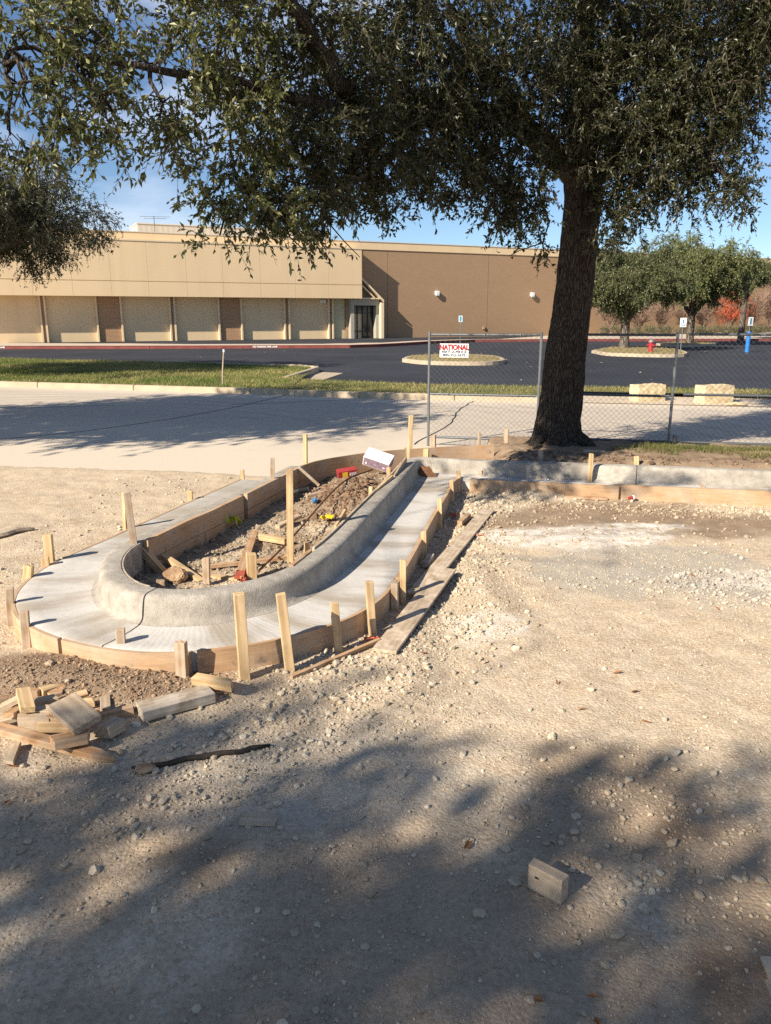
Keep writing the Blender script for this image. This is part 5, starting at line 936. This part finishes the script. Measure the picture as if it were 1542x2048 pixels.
def tubes_np(name, segs, parent, org, mat, n=5):
    V = []; F = []; b = 0
    for P, R_ in segs:
        P = np.asarray(P, float); m_ = len(P); dd = np.gradient(P, axis=0); dd /= np.linalg.norm(dd, axis=1)[:, None]+1e-9
        ref = np.array([.31, .93, .2]) if abs(dd[0] @ np.array([.31, .93, .2])) < .9 else np.array([.9, .1, .4]); a1 = np.cross(dd, ref); a1 /= np.linalg.norm(a1, axis=1)[:, None]+1e-9; a2 = np.cross(dd, a1)
        an = 2*math.pi*np.arange(n)/n; R_ = np.asarray(R_); V.append((P[:, None]+(a1[:, None]*np.cos(an)[None, :, None]+a2[:, None]*np.sin(an)[None, :, None])*R_[:, None, None]).reshape(-1, 3))
        i = np.arange(m_*n).reshape(m_, n)+b; nx_ = np.roll(i, -1, 1); F.append(np.stack([i[:-1], nx_[:-1], nx_[1:], i[1:]], -1).reshape(-1, 4)); b += m_*n
    me = np_mesh(name, np.vstack(V)-np.array(org), np.vstack(F), True); return link(name, me, parent, MAT[mat])
def branch_web(limbs, targets, rg, rmax=.035):
    """thin boughs from the nearest limb point to clump centres"""
    pts = np.vstack([np.array(l)[:, :3] for l in limbs]); segs = []
    for c in targets:
        c = np.asarray(c[:3]); k = np.argmin(np.linalg.norm(pts-c, axis=1)+rg.uniform(0, .4, len(pts))); a_ = pts[k]; t = np.linspace(0, 1, 6)[:, None]; P = a_*(1-t)+c*t; P[1:-1] += rg.normal(0, .07, (4, 3))*np.linalg.norm(c-a_)*.8; P[:, 2] += .18*np.sin(t[:, 0]*math.pi)*np.linalg.norm(c-a_)*.5
        L_ = np.linalg.norm(c-a_); segs.append((P, np.linspace(min(rmax, .012+.012*L_), .006, 6)))
        for _ in range(3):
            q = P[rg.integers(2, 6)]; e_ = q+rg.normal(0, .14, 3)+np.array([0, 0, -.12]); t2 = np.linspace(0, 1, 4)[:, None]; Q = q*(1-t2)+e_*t2; Q[1:-1] += rg.normal(0, .03, (2, 3)); segs.append((Q, np.linspace(.008, .003, 4)))
    return segs
OAK = ((.020, .025, .009), (.040, .045, .015), (.105, .105, .048))  # leaf tints darkened, so the crown's own shade sits in the colour
def trunk_mesh(name, T, org, parent, mat, n=72, rough=.03, sub=14, flare=True):
    T = np.array(T); Q = catmull(T, sub); V = []; an = 2*math.pi*np.arange(n)/n; m_ = len(Q)
    for i, (x, y, z, r) in enumerate(Q):
        zz = z-T[0, 2]; rr = np.full(n, r)
        if flare: rr = rr*(1+np.exp(-zz/.16)*(.12*np.cos(3*an+.6)+.13*np.cos(5*an+1.9)+.06*np.cos(8*an)))
        rid = fbm(an*n/6.0+0*an, np.full(n, z*4.2), .75, 3, 91); rid2 = fbm(an*9, np.full(n, z*7), 1.1, 3, 92)
        rr = rr*(1+rough*1.0*np.abs(rid)*2-rough+rough*.6*rid2)
        V.append(np.stack([x+rr*np.cos(an), y+rr*np.sin(an), np.full(n, z)], -1))
    V = np.vstack(V)-np.array(org); i = np.arange(m_*n).reshape(m_, n); nx_ = np.roll(i, -1, 1); F = np.stack([i[:-1], nx_[:-1], nx_[1:], i[1:]], -1).reshape(-1, 4)
    return link(name, np_mesh(name, V, F, True), parent, MAT[mat])
# the big oak
og = (2.15, 9.67, .15); oak = tag(empty('oak_tree', og), 'large dark oak with drooping leafy crown standing on the soil bank', 'tree')
tt = [list(D['oak_trunk'][0])]; tt[0][2] = .02; tt[0][3] = .56; tr = trunk_mesh('trunk', tt+D['oak_trunk'], og, oak, 'bark_oak', 120, .045, 22)
rg = np.random.default_rng(5); segs = []
for l in D['oak_limbs']:
    l = np.array(l); q = catmull(l, 5); q[:, :3] += rg.normal(0, .012, (len(q), 3)); segs = [(q[:, :3], q[:, 3])]; tubes_np('limb', segs, oak, og, 'bark_oak', 12)
bw = tubes_np('boughs', branch_web(D['oak_limbs'], D['oak_clumps'], rg), oak, og, 'bark_oak', 5); bw['kind'] = 'stuff'
for px in ((1.72, 9.28, .20, 2.0, 9.55, .36), (2.6, 9.3, .16, 2.35, 9.55, .34), (1.75, 9.0, .12, 1.85, 9.3, .2)):
    tubes_np('root', [(catmull(np.array([px[:3], ((px[0]+px[3])/2, (px[1]+px[4])/2, (px[2]+px[5])/2+.03), px[3:]]), 5), np.linspace(.03, .10, 11))], oak, og, 'bark_oak', 9)
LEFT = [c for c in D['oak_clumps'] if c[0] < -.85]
foliage('sun_tinted_crown', LEFT, 1500, .050, 15, oak, og, ((.048, .062, .016), (.105, .115, .030), (.24, .235, .10)), droop=.45, tw=(.12, .32), wleaf=.42, light=.16, per=18)  # left clumps wear paler leaf tints, sunlight put into the colour
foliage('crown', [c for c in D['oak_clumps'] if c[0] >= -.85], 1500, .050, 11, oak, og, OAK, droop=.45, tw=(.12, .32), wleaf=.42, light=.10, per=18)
ls = [c for c in D['oak_clumps'] if c[5] >= .5 and c[2] < 3.6][:20]
foliage('dry_leaves', [(3.05, 9.0, 3.75, .16, .25, 1), (3.25, 8.9, 3.3, .1, .25, .8), (-1.0, 8.3, 3.7, .2, .2, .5)], 500, .06, 12, oak, og, ((.30, .15, .075), (.24, .12, .06), (.42, .26, .14)), droop=1.0)
def simple_tree(name, loc, trunk, limbs, clumps, label, K, ll, seed, cols, mat='bark_far', group=None, **kw):
    r = tag(empty(name, loc), label, 'tree', group); L_ = [np.array(trunk)]+[np.array(l) for l in limbs]
    trunk_mesh('trunk', trunk, (0, 0, 0), r, mat, 20, .05, 5, True).location = (0, 0, 0)
    for l in limbs: q = catmull(np.array(l), 4); tubes_np('limb', [(q[:, :3], q[:, 3])], r, (0, 0, 0), mat, 7)
    rg = np.random.default_rng(seed); b_ = tubes_np('boughs', branch_web(L_, clumps, rg, kw.pop('rmax', .035)), r, (0, 0, 0), mat, 4); b_['kind'] = 'stuff'
    foliage('crown', clumps, K, ll, seed, r, (0, 0, 0), cols, twig_r=kw.pop('twig_r', .004), **kw); return r
def dome(rg, n, c, R_, Hh, r0, den, low=-.4):
    out_ = []
    for _ in range(n):
        u = rg.normal(size=3); u /= np.linalg.norm(u); u[2] = abs(u[2]) if rg.random() > .35 else u[2]*(-low)
        f = rg.uniform(.35, .95); s = r0*rg.uniform(.7, 1.3); out_.append((c[0]+u[0]*R_*f, c[1]+u[1]*R_*f, c[2]+u[2]*Hh*f, s, s*.8, den*rg.uniform(.7, 1.2)))
    return out_
def std_tree(name, loc, th, ch, R_, Hh, n, r0, label, K, ll, seed, cols, tr=.16, den=1.0, group=None, lean=0.0, sx=1.0, **kw):
    rg = np.random.default_rng(seed); cl = dome(rg, n, (lean, 0, ch), R_, Hh, r0, den); tk = [(0, 0, -.1, tr*1.5), (.0, 0, .15, tr*1.15), (lean*.3, 0, th*.5, tr), (lean*.6, 0, th, tr*.9), (lean, 0, ch, tr*.6)]
    lm = []
    for k in range(6):
        a_ = k*1.05+rg.uniform(0, .5); e_ = rg.uniform(.5, .8)*R_; lm.append([(lean*.6, 0, th, tr*.55), (lean+math.cos(a_)*e_*.5, math.sin(a_)*e_*.5, (th+ch)/2+.3, tr*.4), (lean+math.cos(a_)*e_, math.sin(a_)*e_, ch+rg.uniform(-.1, .5)*Hh, tr*.2)])
    r = simple_tree(name, loc, tk, lm, cl, label, K, ll, seed, cols, group=group, **kw); r.scale = (sx, 1, 1); return r
G1 = ((.06, .082, .03), (.11, .13, .045), (.23, .235, .10)); G2 = ((.055, .07, .032), (.10, .11, .048), (.20, .19, .11))
std_tree('lot_oak', (12.28, 40.8, .1), 1.2, 3.0, 2.8, 2.3, 90, .7, 'nearer dense evergreen tree on the hydrant island', 330, .11, 21, G1, .24, group='trees beyond the parking lot', per=12)
std_tree('lot_oak', (18.36, 47.9, .1), 1.6, 3.7, 3.2, 2.5, 90, .8, 'second evergreen tree on the farther island with a yellowish top', 290, .12, 22, ((.10, .125, .045), (.18, .20, .065), (.32, .32, .13)), .22, group='trees beyond the parking lot', per=12)
std_tree('lot_oak', (24.6, 55.0, .1), 2.6, 4.3, 2.2, 1.0, 44, .6, 'spreading evergreen tree behind the red shrub', 250, .13, 23, G1, .2, group='trees beyond the parking lot', per=12)
std_tree('lot_oak', (29.2, 57.5, .1), 1.9, 3.0, 1.7, 1.3, 20, .7, 'evergreen tree cut off by the right edge of the view', 220, .13, 24, G1, .2, group='trees beyond the parking lot', per=12)
std_tree('verge_oak', (-12.4, 22.3, .1), 2.2, 4.1, 4.5, 2.7, 100, .85, 'dark spreading oak on the verge at the left edge', 340, .085, 25, ((.03, .038, .017), (.06, .066, .03), (.13, .125, .07)), .3, den=.9, group='oaks along the street', per=13)
# street trees outside the view whose shade falls across it
rg = np.random.default_rng(77)
def shade_tree(loc, R_, ch, Hh, n, r0, label, seed, den, extra=()):
    rg = np.random.default_rng(seed); cl = dome(rg, n, (0, 0, ch), R_, Hh, r0, den)+[tuple(np.array(e_)-np.array([loc[0], loc[1], loc[2], 0, 0, 0])) for e_ in extra]
    tk = [(0, 0, -.1, .45), (0, 0, .2, .35), (0, 0, ch*.45, .3), (.1, 0, ch*.9, .2), (.1, .1, ch*1.3, .1)]; lm = []
    for k in range(8):
        a_ = k*.8; lm.append([(0, 0, ch*.5, .16), (math.cos(a_)*R_*.4, math.sin(a_)*R_*.4, ch*.8, .1), (math.cos(a_)*R_*.85, math.sin(a_)*R_*.85, ch+.3, .04)])
    simple_tree('street_oak', loc, tk, lm, cl, label, 110, .12, seed, G2, 'bark_oak', 'oaks along the street', per=12, twigs=False, wleaf=.5, rmax=.012)
shade_tree((-10.1, 8.7, 0), 3.9, 5.2, 2.2, 80, 1.0, 'street oak left of the view shading the road', 31, 1.5)
shade_tree((-7.9, -7.42, 0), 3.7, 6.2, 1.7, 92, .65, 'street oak behind the viewer shading the foreground', 32, 1.05, ((-6.0, 1.3, 6.0, .5, .3, .5), (-5.0, 1.2, 6.2, .5, .3, .5), (-4.0, 1.0, 6.1, .5, .3, .5), (-3.2, .7, 6.3, .45, .3, .4)))

# ------------------------------------------------------------------ shrubs before the brown wall
def bare_shrub(s, off, hgt, spread, seed, label, mat='bare_twig', leaves=None):
    x_, y_ = wall_pt(s, off); r = tag(empty('bare_shrub', (x_, y_, .1)), label, 'shrub', 'leafless shrubs before the brown wall'); rg = np.random.default_rng(seed); st = []; tw = []; ends = []
    for k in range(11):
        a_ = rg.uniform(0, 6.3); e_ = np.array([math.cos(a_)*spread*rg.uniform(.3, .8), math.sin(a_)*spread*.7*rg.uniform(.3, .8), hgt*rg.uniform(.6, .85)]); t = np.linspace(0, 1, 6)[:, None]; P = e_*t*np.array([1, 1, 1]); P[:, :2] *= t**.5; P += rg.normal(0, .03, P.shape); st.append((P, np.linspace(.035, .014, 6)))
        for _ in range(18):
            q = P[rg.integers(2, 6)]; d_ = e_/np.linalg.norm(e_)*.5+rg.normal(0, .45, 3); d_[2] = abs(d_[2])+.2; L_ = hgt*rg.uniform(.15, .35); E = q+d_/np.linalg.norm(d_)*L_; tw.append((np.array([q, (q+E)/2+rg.normal(0, .03, 3), E]), [.018, .013, .008])); ends.append(E)
            for _ in range(4):
                E2 = E+rg.normal(0, .16, 3)+np.array([0, 0, .12]); q2 = q+(E-q)*rg.uniform(.4, 1); tw.append((np.array([q2, (q2+E2)/2, E2]), [.011, .009, .006])); ends.append(E2)
    tubes_np('stems', st, r, (0, 0, 0), mat, 5)['kind'] = 'stuff'; tubes_np('twigs', tw, r, (0, 0, 0), mat, 3)['kind'] = 'stuff'
    if leaves:
        ends = np.array(ends); c = [(e_[0], e_[1], e_[2], .22, .2, 1) for e_ in ends[::4]]; foliage('red_leaves', c, 220, .09, seed, r, (0, 0, 0), leaves, per=8, twigs=False)
    return r
ws = ['leafless shrub against the wall nearest the oak trunk', 'leafless shrub behind the nearer lot tree', 'leafless shrub between the two lot trunks', 'leafless shrub just right of the second lot trunk', 'bare shrub directly left of the red one', 'tall greyish bare shrub right of the red one', 'bare shrub behind the blue bollard sign', 'bare shrub at the right edge before the wall']
for i, (s, hg) in enumerate(((49.2, 2.6), (52.3, 2.9), (55.0, 2.8), (57.8, 2.9), (60.4, 2.8), (66.6, 3.9), (69.3, 4.1), (72.2, 4.2))): bare_shrub(s, 2.6, hg, 1.7, 200+i, ws[i])
o = bare_shrub(63.2, 3.0, 3.5, 2.1, 230, 'shrub with bright red orange autumn leaves', leaves=((.55, .075, .03), (.66, .13, .05), (.72, .25, .10))); o.name = 'red_shrub'
hx, hy = wall_pt(58, 4.2); hr = tag(empty('low_hedge', (hx, hy, .1), PSI), 'low grey green hedge along the foot of the brown wall', 'hedge')
foliage('foliage', [(s_, random.uniform(-.2, .2), .25, .55, .3, 1) for s_ in np.arange(-11, 18, .45)], 330, .10, 240, hr, (0, 0, 0), ((.09, .10, .055), (.15, .15, .08), (.22, .20, .12)), droop=-.3, per=10, twigs=False)
mb = MB()
# scraps on the asphalt
q = rng.uniform(0, 1, (70, 2)); px_ = -9+q[:, 0]*30; py_ = 22+q[:, 1]*20; k = (py_ > verge_far(px_)+1) | (px_ > 0)
V = []
for x_, y_ in zip(px_[k], py_[k]):
    a_ = random.uniform(0, 6); s_ = random.uniform(.03, .06); V += [(x_+s_*math.cos(a_), y_+s_*math.sin(a_), .012), (x_-s_*math.sin(a_), y_+s_*math.cos(a_), .03), (x_-s_*math.cos(a_), y_-s_*math.sin(a_), .012), (x_+s_*math.sin(a_), y_-s_*math.cos(a_), .02)]
me = np_mesh('litter', np.array(V), np.arange(len(V)).reshape(-1, 4)); me.materials.append(MAT['kerb_pale']); tag(link('litter', me), 'pale leaf scraps scattered over the asphalt', 'litter', kind='stuff')
